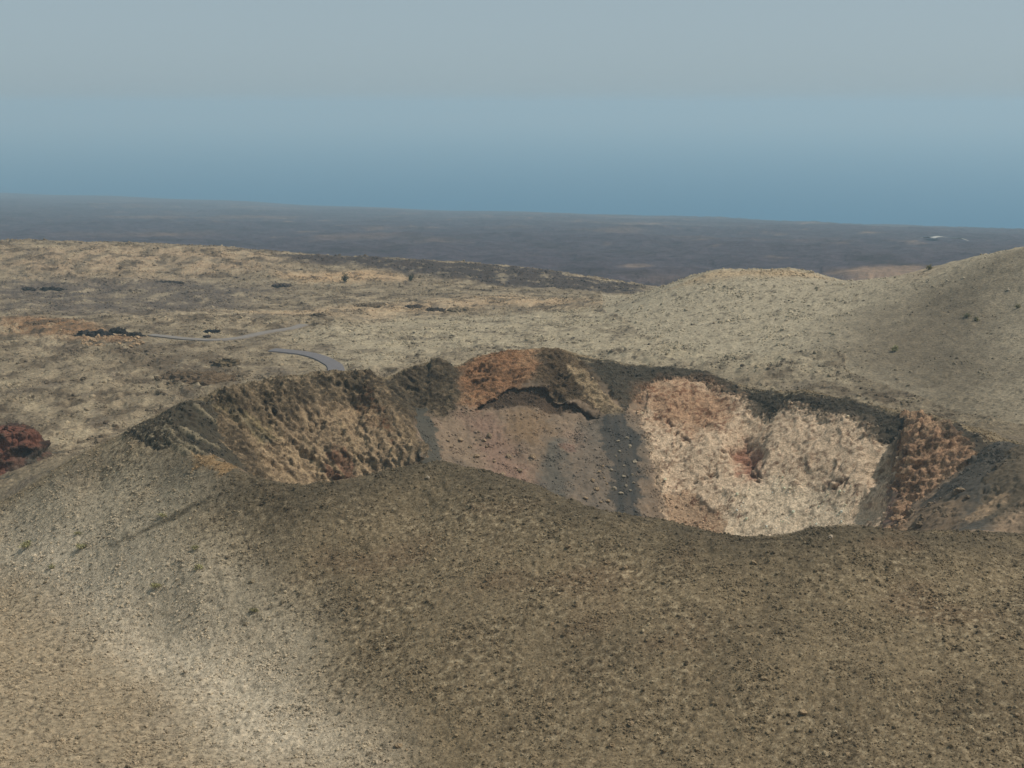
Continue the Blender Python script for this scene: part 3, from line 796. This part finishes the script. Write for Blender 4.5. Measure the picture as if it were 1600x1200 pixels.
M_road = road_mat('asphalt', (.115, .105, .105, 1), (.175, .16, .16, 1))
M_track = road_mat('dusty_asphalt', (.16, .14, .125, 1), (.24, .21, .18, 1))
road('road', road_a, 4.8, 'grey asphalt road curving behind the crater cliff', M_road)
road('road', road_b, 3.4, 'distant grey road winding across the lava plain', M_track)

# ------------------------------------------------------------------ sampling of the finished ground
Hg = Zd.reshape(nr, nc); 
def ground_z(x, Y):
    """height of the finished sheet (nearest-cell bilinear in its own grid)"""
    i = int(np.clip(np.searchsorted(Yr, Y) - 1, 0, nr - 2))
    ty = (Y - Yr[i]) / (Yr[i + 1] - Yr[i])
    qq = q[i] + (q[i + 1] - q[i]) * ty
    s = x / qq
    j = int(np.clip(np.searchsorted(Sr, s) - 1, 0, nc - 2))
    tx = min(max((s - Sr[j]) / (Sr[j + 1] - Sr[j]), 0), 1)
    return float((Hg[i, j] * (1 - tx) + Hg[i, j + 1] * tx) * (1 - ty) + (Hg[i + 1, j] * (1 - tx) + Hg[i + 1, j + 1] * tx) * ty)

# ------------------------------------------------------------------ loose stones: uncountable, instanced
def stones(name, pos, size, colr, label, cat, mat):
    me = bpy.data.meshes.new(name)
    me.vertices.add(len(pos)); me.vertices.foreach_set('co', pos.astype(F32).ravel())
    a = me.attributes.new('sz', 'FLOAT', 'POINT'); a.data.foreach_set('value', size.astype(F32))
    a = me.attributes.new('Col', 'FLOAT_COLOR', 'POINT'); a.data.foreach_set('color', np.concatenate([colr, np.ones((len(pos), 1))], 1).astype(F32).ravel())
    o = bpy.data.objects.new(name, me); col.objects.link(o)
    g = bpy.data.node_groups.new(name, 'GeometryNodeTree')
    g.interface.new_socket('Geometry', in_out='INPUT', socket_type='NodeSocketGeometry')
    g.interface.new_socket('Geometry', in_out='OUTPUT', socket_type='NodeSocketGeometry')
    N = g.nodes.new; Lk = g.links.new
    gi = N('NodeGroupInput'); go = N('NodeGroupOutput')
    jn = N('GeometryNodeJoinGeometry')
    for k in range(4):
        ico = N('GeometryNodeMeshIcoSphere'); ico.inputs['Radius'].default_value = .5; ico.inputs['Subdivisions'].default_value = 2
        sp_ = N('GeometryNodeSetPosition'); nz_ = N('ShaderNodeTexNoise'); nz_.noise_dimensions = '4D'; nz_.inputs['Scale'].default_value = 1.6; nz_.inputs['W'].default_value = k * 3.7
        vm = N('ShaderNodeVectorMath'); vm.operation = 'SUBTRACT'; vm.inputs[1].default_value = (.5, .5, .5)
        vs_ = N('ShaderNodeVectorMath'); vs_.operation = 'MULTIPLY'; vs_.inputs[1].default_value = (1.1, 1.1, .8)
        Lk(nz_.outputs['Color'], vm.inputs[0]); Lk(vm.outputs[0], vs_.inputs[0]); Lk(vs_.outputs[0], sp_.inputs['Offset'])
        sm = N('GeometryNodeSetMaterial'); sm.inputs['Material'].default_value = mat
        ss = N('GeometryNodeSetShadeSmooth'); ss.inputs['Shade Smooth'].default_value = False
        ti = N('GeometryNodeGeometryToInstance')
        Lk(ico.outputs['Mesh'], sp_.inputs['Geometry']); Lk(sp_.outputs[0], ss.inputs[0]); Lk(ss.outputs[0], sm.inputs[0]); Lk(sm.outputs[0], ti.inputs[0]); Lk(ti.outputs[0], jn.inputs[0])
    ip = N('GeometryNodeInstanceOnPoints'); ip.inputs['Pick Instance'].default_value = True
    na_ = N('GeometryNodeInputNamedAttribute'); na_.data_type = 'FLOAT'; na_.inputs['Name'].default_value = 'sz'
    rv = N('FunctionNodeRandomValue'); rv.data_type = 'FLOAT_VECTOR'; rv.inputs['Min'].default_value = (-.4, -.4, 0); rv.inputs['Max'].default_value = (.4, .4, 6.28)
    ri = N('FunctionNodeRandomValue'); ri.data_type = 'INT'; ri.inputs['Min'].default_value = 0; ri.inputs['Max'].default_value = 3
    Lk(gi.outputs[0], ip.inputs['Points']); Lk(jn.outputs[0], ip.inputs['Instance']); Lk(na_.outputs['Attribute'], ip.inputs['Scale'])
    Lk(rv.outputs['Value'], ip.inputs['Rotation'])
    Lk([s for s in ri.outputs if s.type == 'INT' and s.enabled][0] if any(s.enabled and s.type == 'INT' for s in ri.outputs) else ri.outputs[2], ip.inputs['Instance Index'])
    Lk(ip.outputs[0], go.inputs[0])
    md = o.modifiers.new('scatter', 'NODES'); md.node_group = g
    o['kind'] = 'stuff'; o['label'] = label; o['category'] = cat
    return o
M_stone = ground_mat('loose_stone', 2.0, .2, .5, (.7, 1.3), attr='INSTANCER')
# draw stones from the vertices of the sheet so that they sit on it
area = None
def pick(mask, count, jit):
    # weight by ground area per vertex so density is even on the ground
    dq = np.gradient(Yr)[:, None] * (np.gradient(Sr)[None, :] * q[:, None])
    wgt = (dq.ravel() * mask).astype(np.float64); wgt /= wgt.sum()
    ids = rng.choice(len(wgt), count, p=wgt)
    p = Co[ids].copy()
    r_ = ids // nc; c_ = ids % nc
    p[:, 0] += (rng.random(len(ids)) - .5) * np.clip(np.gradient(Sr)[c_] * q[r_], 0, .8)
    p[:, 1] += (rng.random(len(ids)) - .5) * np.clip(np.gradient(Yr)[r_], 0, .8)
    return ids, p
infr = (np.abs(Xf) < .60 * Yf + 6)
mk = ((REG == 1) & (Yf > 118) & (Yf < 285) & ~crater_h | ((REG == 0) & (Yf > 125) & (Yf < 235))) & infr
clump = .25 + smooth(-.1, .5, fbm2(Xf / 7, Yf / 7, 3))
ids, p = pick(mk * clump, 165000, .1)
sz = .085 + .14 * rng.random(len(ids)) ** 3 + .36 * rng.random(len(ids)) ** 16
cc = C[ids] * (.9 + .4 * rng.random((len(ids), 1)))
p[:, 2] += sz * .12
stones('cinders', p, sz, cc, 'loose brown cinders strewn over the near slopes', 'cinders', M_stone)
mk = crater_h & (Yf > 215) & (rockw < .75)
ids, p = pick(mk * (.15 + 1.5 * smooth(0, .4, fbm2(Xf / 4 + 9, Yf / 4, 3))) * (1 - .8 * PATCH['white']) * (1 - .5 * PATCH['gully']), 24000, .1)
sz = .10 + .16 * rng.random(len(ids)) ** 3 + .5 * rng.random(len(ids)) ** 16
cc = np.clip(C[ids] * (.9 + .5 * rng.random((len(ids), 1))) + .01, 0, .6)
stones('rubble', p, sz, cc, 'small pale rubble scattered over the crater scree', 'rubble', M_stone)
mk = ((REG == 0) | (REG == 2) | (REG == 3)) & (Yf > 262) & (Yf < 760) & infr & (droad > 4)
ids, p = pick(mk * (.1 + smooth(-.05, .35, fbm2(Xf / 14 + 2, Yf / 14, 3))) * np.where(REG == 2, .35, 1), 75000, .2)
sz = .25 + .45 * rng.random(len(ids)) ** 2 + 1.0 * rng.random(len(ids)) ** 14
sz *= np.where(REG[ids] == 2, .7, 1)
cc = C[ids] * (.8 + .6 * rng.random((len(ids), 1)))
stones('lava_stones', p, sz, cc, 'rough lava stones covering the plain and hills', 'lava stones', M_stone)

# ------------------------------------------------------------------ countable things
def tag(o, label, cat, group=None):
    o['label'] = label; o['category'] = cat
    if group: o['group'] = group
    return o
def mesh_obj(name, vs, fs, mat, colr=None, parent=None, smooth_=True):
    me = bpy.data.meshes.new(name); me.from_pydata([tuple(map(float, v)) for v in vs], [], fs); me.update()
    if smooth_: me.polygons.foreach_set('use_smooth', np.ones(len(me.polygons), bool))
    if colr is not None:
        ca = me.color_attributes.new('Col', 'FLOAT_COLOR', 'POINT')
        ca.data.foreach_set('color', np.concatenate([colr, np.ones((len(vs), 1))], 1).astype(F32).ravel())
    me.materials.append(mat)
    o = bpy.data.objects.new(name, me); col.objects.link(o)
    if parent is not None: o.parent = parent
    return o
def dome(nu, nv):
    """unit directions of an upper dome that also reaches a little below the ground"""
    th = np.linspace(0, 2 * np.pi, nu, endpoint=False); t_ = np.linspace(0, 1, nv)
    T, A_ = np.meshgrid(t_, th, indexing='ij')
    fs = [(i * nu + j, (i + 1) * nu + j, (i + 1) * nu + (j + 1) % nu, i * nu + (j + 1) % nu) for i in range(nv - 1) for j in range(nu)]
    return T.ravel().astype(F32), A_.ravel().astype(F32), fs
def outcrop(name, u, v, wdt, dep, hgt, rgb, label, group=None, rough=.28, seed=0, nu=72, nv=26, cat='rock outcrop', mats=None, rgb2=None):
    x0, y0 = hits([(u, v)])[0]
    T, A_, fs = dome(nu, nv)
    cx, cy = np.cos(A_), np.sin(A_)
    rr = np.sin(T * np.pi / 2 * 1.1) * (1 + .25 * pn3(cx * 1.3 + seed, cy * 1.3, np.zeros_like(cx)))
    px = cx * rr * wdt / 2; py = cy * rr * dep / 2; pz = np.cos(T * np.pi / 2 * 1.1) ** .7 if False else np.sign(np.cos(T * np.pi / 2 * 1.1)) * np.abs(np.cos(T * np.pi / 2 * 1.1)) ** .75
    pz = pz * hgt
    L_ = max(hgt, .5)
    q1 = pn3(px / L_ / .9 + seed * 3, py / L_ / .9, pz / L_ / .7); q2 = pn3(px / L_ * 2.6 + seed, py / L_ * 2.6, pz / L_ * 3); q3 = pn3(px / L_ * 6, py / L_ * 6 + seed, pz / L_ * 6)
    f_, c_ = worley3(px / L_ * 1.7 + seed, py / L_ * 1.7, pz / L_ * 2.2)
    d_ = rough * L_ * (1.1 * q1 + .7 * (c_ - .5) + .5 * q2 + .3 * q3 - .5 * smooth(.5, .9, f_))
    px = px + cx * d_; py = py + cy * d_; pz = pz + d_ * .7
    base = np.array(srgb(*rgb)) * K; alt = np.array(srgb(*(rgb2 or tuple(c * .7 for c in rgb)))) * K
    m_ = smooth(-.1, .4, q2 + .6 * q3)[:, None]
    cc_ = base[None] * (1 - m_) + alt[None] * m_
    z0_ = min(ground_z(x0 + wdt * .3 * k, y0 + dep * .3 * l) for k in (-1, 0, 1) for l in (-1, 0, 1))
    o = mesh_obj(name, np.stack([px, py, pz], 1), fs, M_rock, cc_)
    o.location = (x0, y0, z0_)
    return tag(o, label, cat, group)

# red spatter mound at the left edge: dark crust cap over red cinder, with an ash skirt and a hollow
def red_mound():
    X0, Y0 = -108.0, 268.0
    T, A_, fs = dome(220, 120)
    R_ = 14.5
    cx, cy = np.cos(A_), np.sin(A_)
    ov = 1 + .12 * pn3(cx * 1.2 + 4, cy * 1.2, np.zeros_like(cx))
    px = cx * T * R_ * ov; py = cy * T * R_ * .8 * ov
    h = 10.5 * (1 - smooth(.30, .62, T)) * .55 + 10.5 * .45 * (1 - smooth(.0, 1.0, T)) - .8 * smooth(.9, 1, T)
    gz = np.array([ground_z(X0 + a_, Y0 + b_) for a_, b_ in zip(px, py)])
    g0 = gz.min() + 1.0
    pz = h + (gz - g0) * smooth(.55, .95, T) - .35 * smooth(.93, 1, T)
    crusty = smooth(.66, .45, T)
    q1 = pn3(px / 3.1, py / 3.1, pz / 2.4); q2 = pn3(px / 1.2, py / 1.2, pz / .9); q3 = pn3(px / .5, py / .5, pz / .4)
    f_, c_ = worley3(px / 1.9, py / 1.9, pz / 1.4)
    d_ = crusty * (1.0 * q1 + .8 * (c_ - .5) + .45 * q2 + .25 * q3 - .5 * smooth(.5, .9, f_)) + (1 - crusty) * (.12 * q2 + .05 * q3)
    cave = np.exp(-(((px - 3.4) / 1.6) ** 2 + ((pz - 5.3) / .8) ** 2)) * (py < 0)
    px = px + cx * d_; py = py + cy * d_ + 2.4 * cave; pz = pz + .55 * d_
    Cc = np.zeros((len(px), 3), F32)
    Cc[:] = srgb(106, 74, 59) * K
    skirt = smooth(.5, 4.0, px + 1.2 * q1) * smooth(6.6, 5.2, pz + .6 * q1) * .95
    skirt = np.maximum(skirt, smooth(.62, .9, T + .08 * q1))
    Cc += (srgb(84, 82, 70) * K - Cc) * skirt[:, None]
    m1 = crusty * smooth(-.15, .3, q1 + .5 * q2 + .25 * q3)
    Cc += (srgb(62, 52, 42) * K - Cc) * (m1 * .9)[:, None]
    m2 = crusty * smooth(.1, .6, -q1 + .5 * q3)
    Cc += (srgb(104, 70, 55) * K - Cc) * (m2 * .7)[:, None]
    lo = smooth(.88, .99, T)
    Cc += (srgb(126, 116, 92) * K - Cc) * lo[:, None]
    o = mesh_obj('spatter_mound', np.stack([px, py, pz], 1), fs, M_rock, Cc)
    o.location = (X0, Y0, g0)
    tag(o, 'rust-red lava mound with dark crusted top at the left edge', 'rock mound')
red_mound()

dark = 'dark lava outcrops on the plain'
for i, (u, v, w_, d_, h_, rgb, lab) in enumerate([
    (45, 455, 6.5, 4.5, 1.8, (58, 54, 48), 'dark lava outcrop at far left, left one of a pair'),
    (80, 454, 11, 5, 2.2, (54, 52, 47), 'long dark lava outcrop, right one of the far left pair'),
    (102, 446, 5, 4, 1.4, (66, 60, 52), 'small dark outcrop just above the far left pair'),
    (148, 527, 13, 6, 3.0, (52, 50, 46), 'long charcoal lava block beside the rusty ground'),
    (184, 521, 6.5, 4.5, 2.6, (50, 47, 42), 'dark block in the middle of the rubble by the road end'),
    (208, 527, 8, 4.5, 2.0, (52, 49, 42), 'dark flat block nearest the end of the distant road'),
    (331, 521, 6, 3, 1.4, (42, 42, 40), 'black low block standing right behind the distant road'),
    (324, 528, 2.6, 2, 1.0, (74, 66, 58), 'small brown stone in front of the black roadside block'),
    (265, 444, 14, 5, 1.5, (64, 60, 54), 'thin dark ledge far out on the tan plateau'),
    (440, 449, 9, 5, 2.2, (70, 64, 56), 'dark hump at the end of the dark lava streak'),
    (355, 572, 8, 7, 2.4, (92, 82, 62), 'rounded brown lava hump above the crater cliff'),
    (310, 597, 20, 12, 2.8, (88, 76, 58), 'broad brown lava mound left of the cliff top'),
    (285, 590, 12, 9, 2.2, (84, 73, 56), 'cracked brown mound left of the broad lava mound'),
    (680, 486, 9, 5, 1.8, (62, 56, 48), 'dark low outcrop in the middle of the pale sheet'),
    (646, 483, 7, 4, 1.5, (70, 62, 52), 'small dark outcrop left of the low middle outcrop'),
    (575, 482, 13, 7, 1.8, (92, 82, 64), 'brown lava hump on the tan ground behind the road'),
    (722, 486, 12, 8, 2.0, (108, 98, 78), 'grey-brown swell right of the low middle outcrop'),
    (497, 497, 6, 4, 1.6, (84, 74, 58), 'brown stone hump at the far end of the road'),
    ]):
    outcrop('lava_outcrop', u, v, w_, d_, h_ * .72, tuple(c * (1.22 if i > 8 else 1.08) for c in rgb), lab, dark, seed=i * 1.37 + .5, rough=.42)

# tan rubble blocks beside the rusty ground
M_boulder = bpy.data.materials.new('boulder'); M_boulder.use_nodes = True
t = M_boulder.node_tree; b = t.nodes['Principled BSDF']; b.inputs['Roughness'].default_value = .95; b.inputs['Specular IOR Level'].default_value = .1
oi = t.nodes.new('ShaderNodeObjectInfo'); tc = t.nodes.new('ShaderNodeTexCoord'); n1 = t.nodes.new('ShaderNodeTexNoise'); n1.inputs['Scale'].default_value = 3; n1.inputs['Detail'].default_value = 6
mr = t.nodes.new('ShaderNodeMapRange'); mr.inputs['From Min'].default_value = .3; mr.inputs['From Max'].default_value = .7; mr.inputs['To Min'].default_value = .6; mr.inputs['To Max'].default_value = 1.35
mx = t.nodes.new('ShaderNodeMix'); mx.data_type = 'RGBA'; mx.blend_type = 'MULTIPLY'; mx.inputs['Factor'].default_value = 1
bp = t.nodes.new('ShaderNodeBump'); bp.inputs['Distance'].default_value = .15; bp.inputs['Strength'].default_value = .8
t.links.new(tc.outputs['Object'], n1.inputs['Vector']); t.links.new(n1.outputs['Fac'], mr.inputs['Value']); t.links.new(oi.outputs['Color'], mx.inputs['A']); t.links.new(mr.outputs[0], mx.inputs['B'])
t.links.new(mx.outputs['Result'], b.inputs['Base Color']); t.links.new(n1.outputs['Fac'], bp.inputs['Height']); t.links.new(bp.outputs[0], b.inputs['Normal'])
bmesh_ = []
for k in range(6):
    T, A_, fs = dome(18, 9)
    T2 = T * np.pi
    px, py, pz = np.sin(T2) * np.cos(A_), np.sin(T2) * np.sin(A_), np.cos(T2)
    f_, c_ = worley3(px * 1.2 + k * 5, py * 1.2, pz * 1.2)
    r_ = .5 * (1 + .45 * pn3(px * 1.1 + k * 7, py * 1.1, pz * 1.1) + .35 * (c_ - .5) + .15 * pn3(px * 3, py * 3 + k, pz * 3))
    me = bpy.data.meshes.new('boulder'); me.from_pydata(np.stack([px * r_ * 1.15, py * r_, pz * r_ * .8], 1).tolist(), [], fs); me.update()
    me.materials.append(M_boulder); bmesh_.append(me)
def boulder(xy, size, rgb, label, group, name='boulder'):
    o = bpy.data.objects.new(name, random.choice(bmesh_)); col.objects.link(o)
    z_ = ground_z(xy[0], xy[1])
    o.location = (xy[0], xy[1], z_ + size * .16)
    o.rotation_euler = (random.uniform(-.4, .4), random.uniform(-.4, .4), random.uniform(0, 6.28))
    o.scale = (size * random.uniform(.85, 1.2), size * random.uniform(.85, 1.15), size * random.uniform(.8, 1.05))
    k = random.uniform(.85, 1.15)
    c_ = srgb(*rgb) * K * k
    o.color = (float(c_[0]), float(c_[1]), float(c_[2]), 1)
    return tag(o, label, 'boulder', group)
def boulders(uvs, smin, smax, rgb, label, group):
    for (x_, y_) in hits(uvs): boulder((x_, y_), random.uniform(smin, smax), rgb, label, group)
boulders([(968,706),(962,713),(984,698),(955,735),(975,728),(988,742),(978,760),(970,772),(992,722),(966,690),(980,685),(985,768),(960,764),(974,745),(990,755)], .45, .9, (140, 132, 112),
         'pale boulder lying in the black ash streak', 'pale boulders in the black ash streak')
boulders([(939,786),(950,783),(944,748),(948,756),(932,765),(926,752),(936,738),(941,729),(915,780)], .5, 1.1, (138, 122, 96),
         'tan boulder on the scree just left of the black ash streak', 'tan boulders left of the black ash streak')
boulders([(795,714),(833,716),(760,700),(765,684),(757,690),(745,715),(772,722),(720,690),(735,700),(705,700),(748,676),(812,738),(700,690),(786,742)], .5, 1.15, (132, 116, 92),
         'tan boulder on the mauve scree below the orange crag', 'tan boulders on the mauve scree')
boulders([(669,749)], .6, .6, (160, 150, 128), 'whitish boulder on the near rim below the ash chute', None)
boulders([(1298,842)], .6, .6, (164, 152, 130), 'whitish boulder on the near rim below the cream wall', None)
boulders([(1065,772),(1048,780),(1058,792),(1044,760),(1075,790)], .4, .8, (150, 130, 104), 'buff boulder on the talus at the left foot of the cream wall', 'buff boulders on the talus')
boulders([(1495,772),(1500,770),(1462,800),(1470,795),(1440,808),(1453,790),(1435,818),(1425,800),(1478,806),(1512,778)], .6, 1.5, (112, 100, 80), 'brown boulder on the dark ash slope at the right', 'brown boulders on the dark ash slope')
boulders([(1388,826),(1400,820),(1412,818),(1395,812),(1408,808)], .7, 1.6, (150, 126, 98), 'tan block at the foot of the reddish outcrop', 'tan blocks under the reddish outcrop')
rub = [(130 + random.uniform(0, 90), 528 + random.uniform(0, 20)) for _ in range(34)]
boulders(rub, .7, 1.8, (150, 130, 100), 'tan rubble block among the dark blocks by the distant road', 'tan rubble by the distant road')
boulders([(1450,441),(1540,403),(1505,436),(1350,470),(1575,455),(1480,440)], .7, 1.2, (160, 152, 130), 'pale boulder lying on the broad hill', 'pale boulders on the broad hill')
for uu, vv, nm in [((620, 940), (850, 1010), 'upper left part of the near cinder slope'), ((940, 1270), (870, 1010), 'near slope right below the cream wall'), ((1270, 1590), (870, 1010), 'near slope below the dark ash slope'),
                   ((620, 940), (1030, 1190), 'near slope at the bottom centre'), ((940, 1270), (1030, 1190), 'bottom of the near slope, right of centre'), ((1270, 1590), (1030, 1190), 'near slope in the lower right corner')]:
    boulders([(random.uniform(*uu), random.uniform(*vv)) for _ in range(6)], .35, .8, (134, 119, 92), 'brown boulder on the ' + nm, 'brown boulders, ' + nm)
for uu, vv, nm in [((20, 280), (890, 1030), 'pale valley at the left edge'), ((20, 280), (1040, 1190), 'pale ground in the lower left corner'), ((290, 560), (900, 1030), 'slope between footpath and brown cone side'), ((290, 560), (1050, 1190), 'pale band at the bottom left of centre')]:
    boulders([(random.uniform(*uu), random.uniform(*vv)) for _ in range(6)], .35, .75, (122, 113, 90), 'grey-brown boulder on the ' + nm, 'grey-brown boulders, ' + nm)

# shrubs
def leaf_mat(name, c1, c2):
    m, t, b = new_mat(name)
    oi = t.nodes.new('ShaderNodeNewGeometry'); cr2 = t.nodes.new('ShaderNodeValToRGB')
    cr2.color_ramp.elements[0].color = (*c1, 1); cr2.color_ramp.elements[1].color = (*c2, 1)
    t.links.new(oi.outputs['Random Per Island'], cr2.inputs[0]); t.links.new(cr2.outputs[0], b.inputs['Base Color'])
    b.inputs['Roughness'].default_value = .8
    return m
M_yel = leaf_mat('yellow_shrub', (.23, .205, .09), (.40, .36, .18))
M_olive = leaf_mat('olive_shrub', (.15, .13, .06), (.30, .26, .13))
M_dkg = leaf_mat('dark_shrub', (.03, .035, .018), (.085, .085, .04))
M_twig, t, b = new_mat('twig'); b.inputs['Base Color'].default_value = (.11, .085, .06, 1)
def shrub(u, v, wdt, hgt, mat, label, leaves=420, group=None):
    x_, y_ = hits([(u, v)])[0]
    e = bpy.data.objects.new('shrub', None); col.objects.link(e); e.empty_display_size = .3
    e.location = (x_, y_, ground_z(x_, y_) - .05)
    tag(e, label, 'shrub', group)
    rs = np.random.default_rng(int(u * 7 + v))
    vs = []; fs = []; tv = []; tf = []
    nb = 14
    tips = []
    for k in range(nb):
        a = rs.random() * 6.283; el = .35 + rs.random() * 1.0
        ln = (.6 + .5 * rs.random())
        tip = np.array([math.cos(a) * math.cos(el) * wdt / 2, math.sin(a) * math.cos(el) * wdt / 2, math.sin(el) * hgt]) * ln
        tips.append(tip)
        r0 = .03 + .012 * wdt
        i0 = len(tv)
        for q_, rr in ((np.zeros(3), r0), (tip * .55 + np.array([0, 0, .08 * hgt]), r0 * .6), (tip, r0 * .2)):
            for c_ in range(3):
                an = c_ * 2.094
                tv.append(q_ + np.array([math.cos(an) * rr, math.sin(an) * rr, 0]))
        for l_ in (0, 3):
            for c_ in range(3): tf.append((i0 + l_ + c_, i0 + l_ + (c_ + 1) % 3, i0 + l_ + 3 + (c_ + 1) % 3, i0 + l_ + 3 + c_))
    for k in range(leaves):
        tp = tips[rs.integers(nb)]
        c_ = tp * (.45 + .6 * rs.random()) + rs.normal(size=3) * np.array([wdt, wdt, hgt]) * .09
        c_[2] = max(c_[2], .03)
        d1 = rs.normal(size=3); d1 /= np.linalg.norm(d1); d2 = np.cross(d1, rs.normal(size=3)); d2 /= np.linalg.norm(d2) + 1e-6
        l_ = (.05 + .05 * rs.random()) * wdt; w2 = l_ * .35
        i0 = len(vs)
        vs += [c_ - d1 * l_, c_ + d2 * w2, c_ + d1 * l_, c_ - d2 * w2]; fs.append((i0, i0 + 1, i0 + 2, i0 + 3))
    mesh_obj('foliage', vs, fs, mat, parent=e, smooth_=False)
    mesh_obj('stem', tv, tf, M_twig, parent=e)
    return e
shrub(1398, 550, 2.6, 1.7, M_yel, 'bright yellow-green shrub alone on the dark side of the broad hill', 520)
shrub(1511, 497, 2.6, 1.5, M_olive, 'olive shrub on the broad hill, upper one of a close pair')
shrub(1524, 503, 2.2, 1.2, M_olive, 'olive shrub on the broad hill, lower one of a close pair')
shrub(1452, 422, 2.6, 1.9, M_olive, 'shrub standing up against the haze on the crest of the broad hill')
shrub(1590, 484, 2.2, 1.2, M_olive, 'low shrub on the broad hill at the right edge')
shrub(539, 444, 4.2, 4.6, M_dkg, 'dark bushy shrub on the tan plateau behind the road')
shrub(643, 443, 4.0, 3.6, M_dkg, 'dark shrub at the right end of the tan strip')
for u, v, w_, h_, lab in [(45, 852, 3.6, .55, 'low yellowish shrub near the left edge of the pale valley'), (130, 856, 2.6, .6, 'low yellowish shrub at the lower end of the footpath'),
    (122, 834, 1.8, .45, 'small yellowish shrub just above the footpath end'), (255, 806, 2.0, .4, 'small yellowish shrub beside the middle of the footpath'),
    (305, 858, 1.6, .5, 'yellowish shrub on the slope right below a dark stone'), (312, 889, 2.2, .6, 'yellowish shrub lower down the same slope'),
    (245, 915, 2.6, .45, 'flat yellowish shrub patch in the pale valley'), (82, 888, 1.8, .4, 'small flat shrub in the valley at far left'), (398, 956, 2.0, .45, 'brownish low shrub between pale and dark slope')]:
    shrub(u, v, w_, h_, M_olive if 'brown' in lab else M_yel, lab, 300)

# pale sand strip far out on the coastal plain
q_ = dense(hits([(1431,376.5),(1450,377.5),(1472,378.5),(1492,380.5),(1513,382)]), 6)
vs = []; fs = []
for i, (x_, y_) in enumerate(q_):
    k = min(1, .35 + 3 * min(i, len(q_) - 1 - i) / len(q_))
    for sgn in (-1, 1):
        yy = y_ + sgn * 20 * k
        vs.append((x_, yy, ground_z(x_, yy) + 4.0))
    if i: fs.append((2 * i - 2, 2 * i, 2 * i + 1, 2 * i - 1))
m, t, b = new_mat('pale_sand'); b.inputs['Base Color'].default_value = (.62, .6, .54, 1)
n1 = t.nodes.new('ShaderNodeTexNoise'); n1.inputs['Scale'].default_value = .08
cr3 = t.nodes.new('ShaderNodeValToRGB'); cr3.color_ramp.elements[0].color = (.34, .33, .29, 1); cr3.color_ramp.elements[1].color = (.55, .53, .48, 1)
t.links.new(n1.outputs['Fac'], cr3.inputs[0]); t.links.new(cr3.outputs[0], b.inputs['Base Color'])
o = mesh_obj('sand_strip', vs, fs, m)
o['kind'] = 'structure'; o['label'] = 'thin whitish sand strip far out on the coastal plain'; o['category'] = 'sand'

# ------------------------------------------------------------------ haze
hz = bpy.data.meshes.new('haze')
x0, x1, y0, y1, z0, z1 = -46000, 46000, -43500, 49500, -40, 455
vs = [(x, y, z) for z in (z0, z1) for y in (y0, y1) for x in (x0, x1)]
hz.from_pydata(vs, [], [(0, 2, 3, 1), (4, 5, 7, 6), (0, 1, 5, 4), (2, 6, 7, 3), (0, 4, 6, 2), (1, 3, 7, 5)]); hz.update()
ho = bpy.data.objects.new('haze', hz); col.objects.link(ho)
ho['kind'] = 'stuff'; ho['label'] = 'pale blue sea haze over the plain and coast'; ho['category'] = 'haze'
hm_ = bpy.data.materials.new('haze'); hm_.use_nodes = True
t = hm_.node_tree; t.nodes.clear()
o_ = t.nodes.new('ShaderNodeOutputMaterial'); pv = t.nodes.new('ShaderNodeVolumePrincipled')
pv.inputs['Color'].default_value = (.405, .605, .745, 1)
pv.inputs['Absorption Color'].default_value = (.36, .36, .36, 1)
pv.inputs['Density'].default_value = .00023
pv.inputs['Anisotropy'].default_value = .1
t.links.new(pv.outputs[0], o_.inputs['Volume'])
hz.materials.append(hm_)
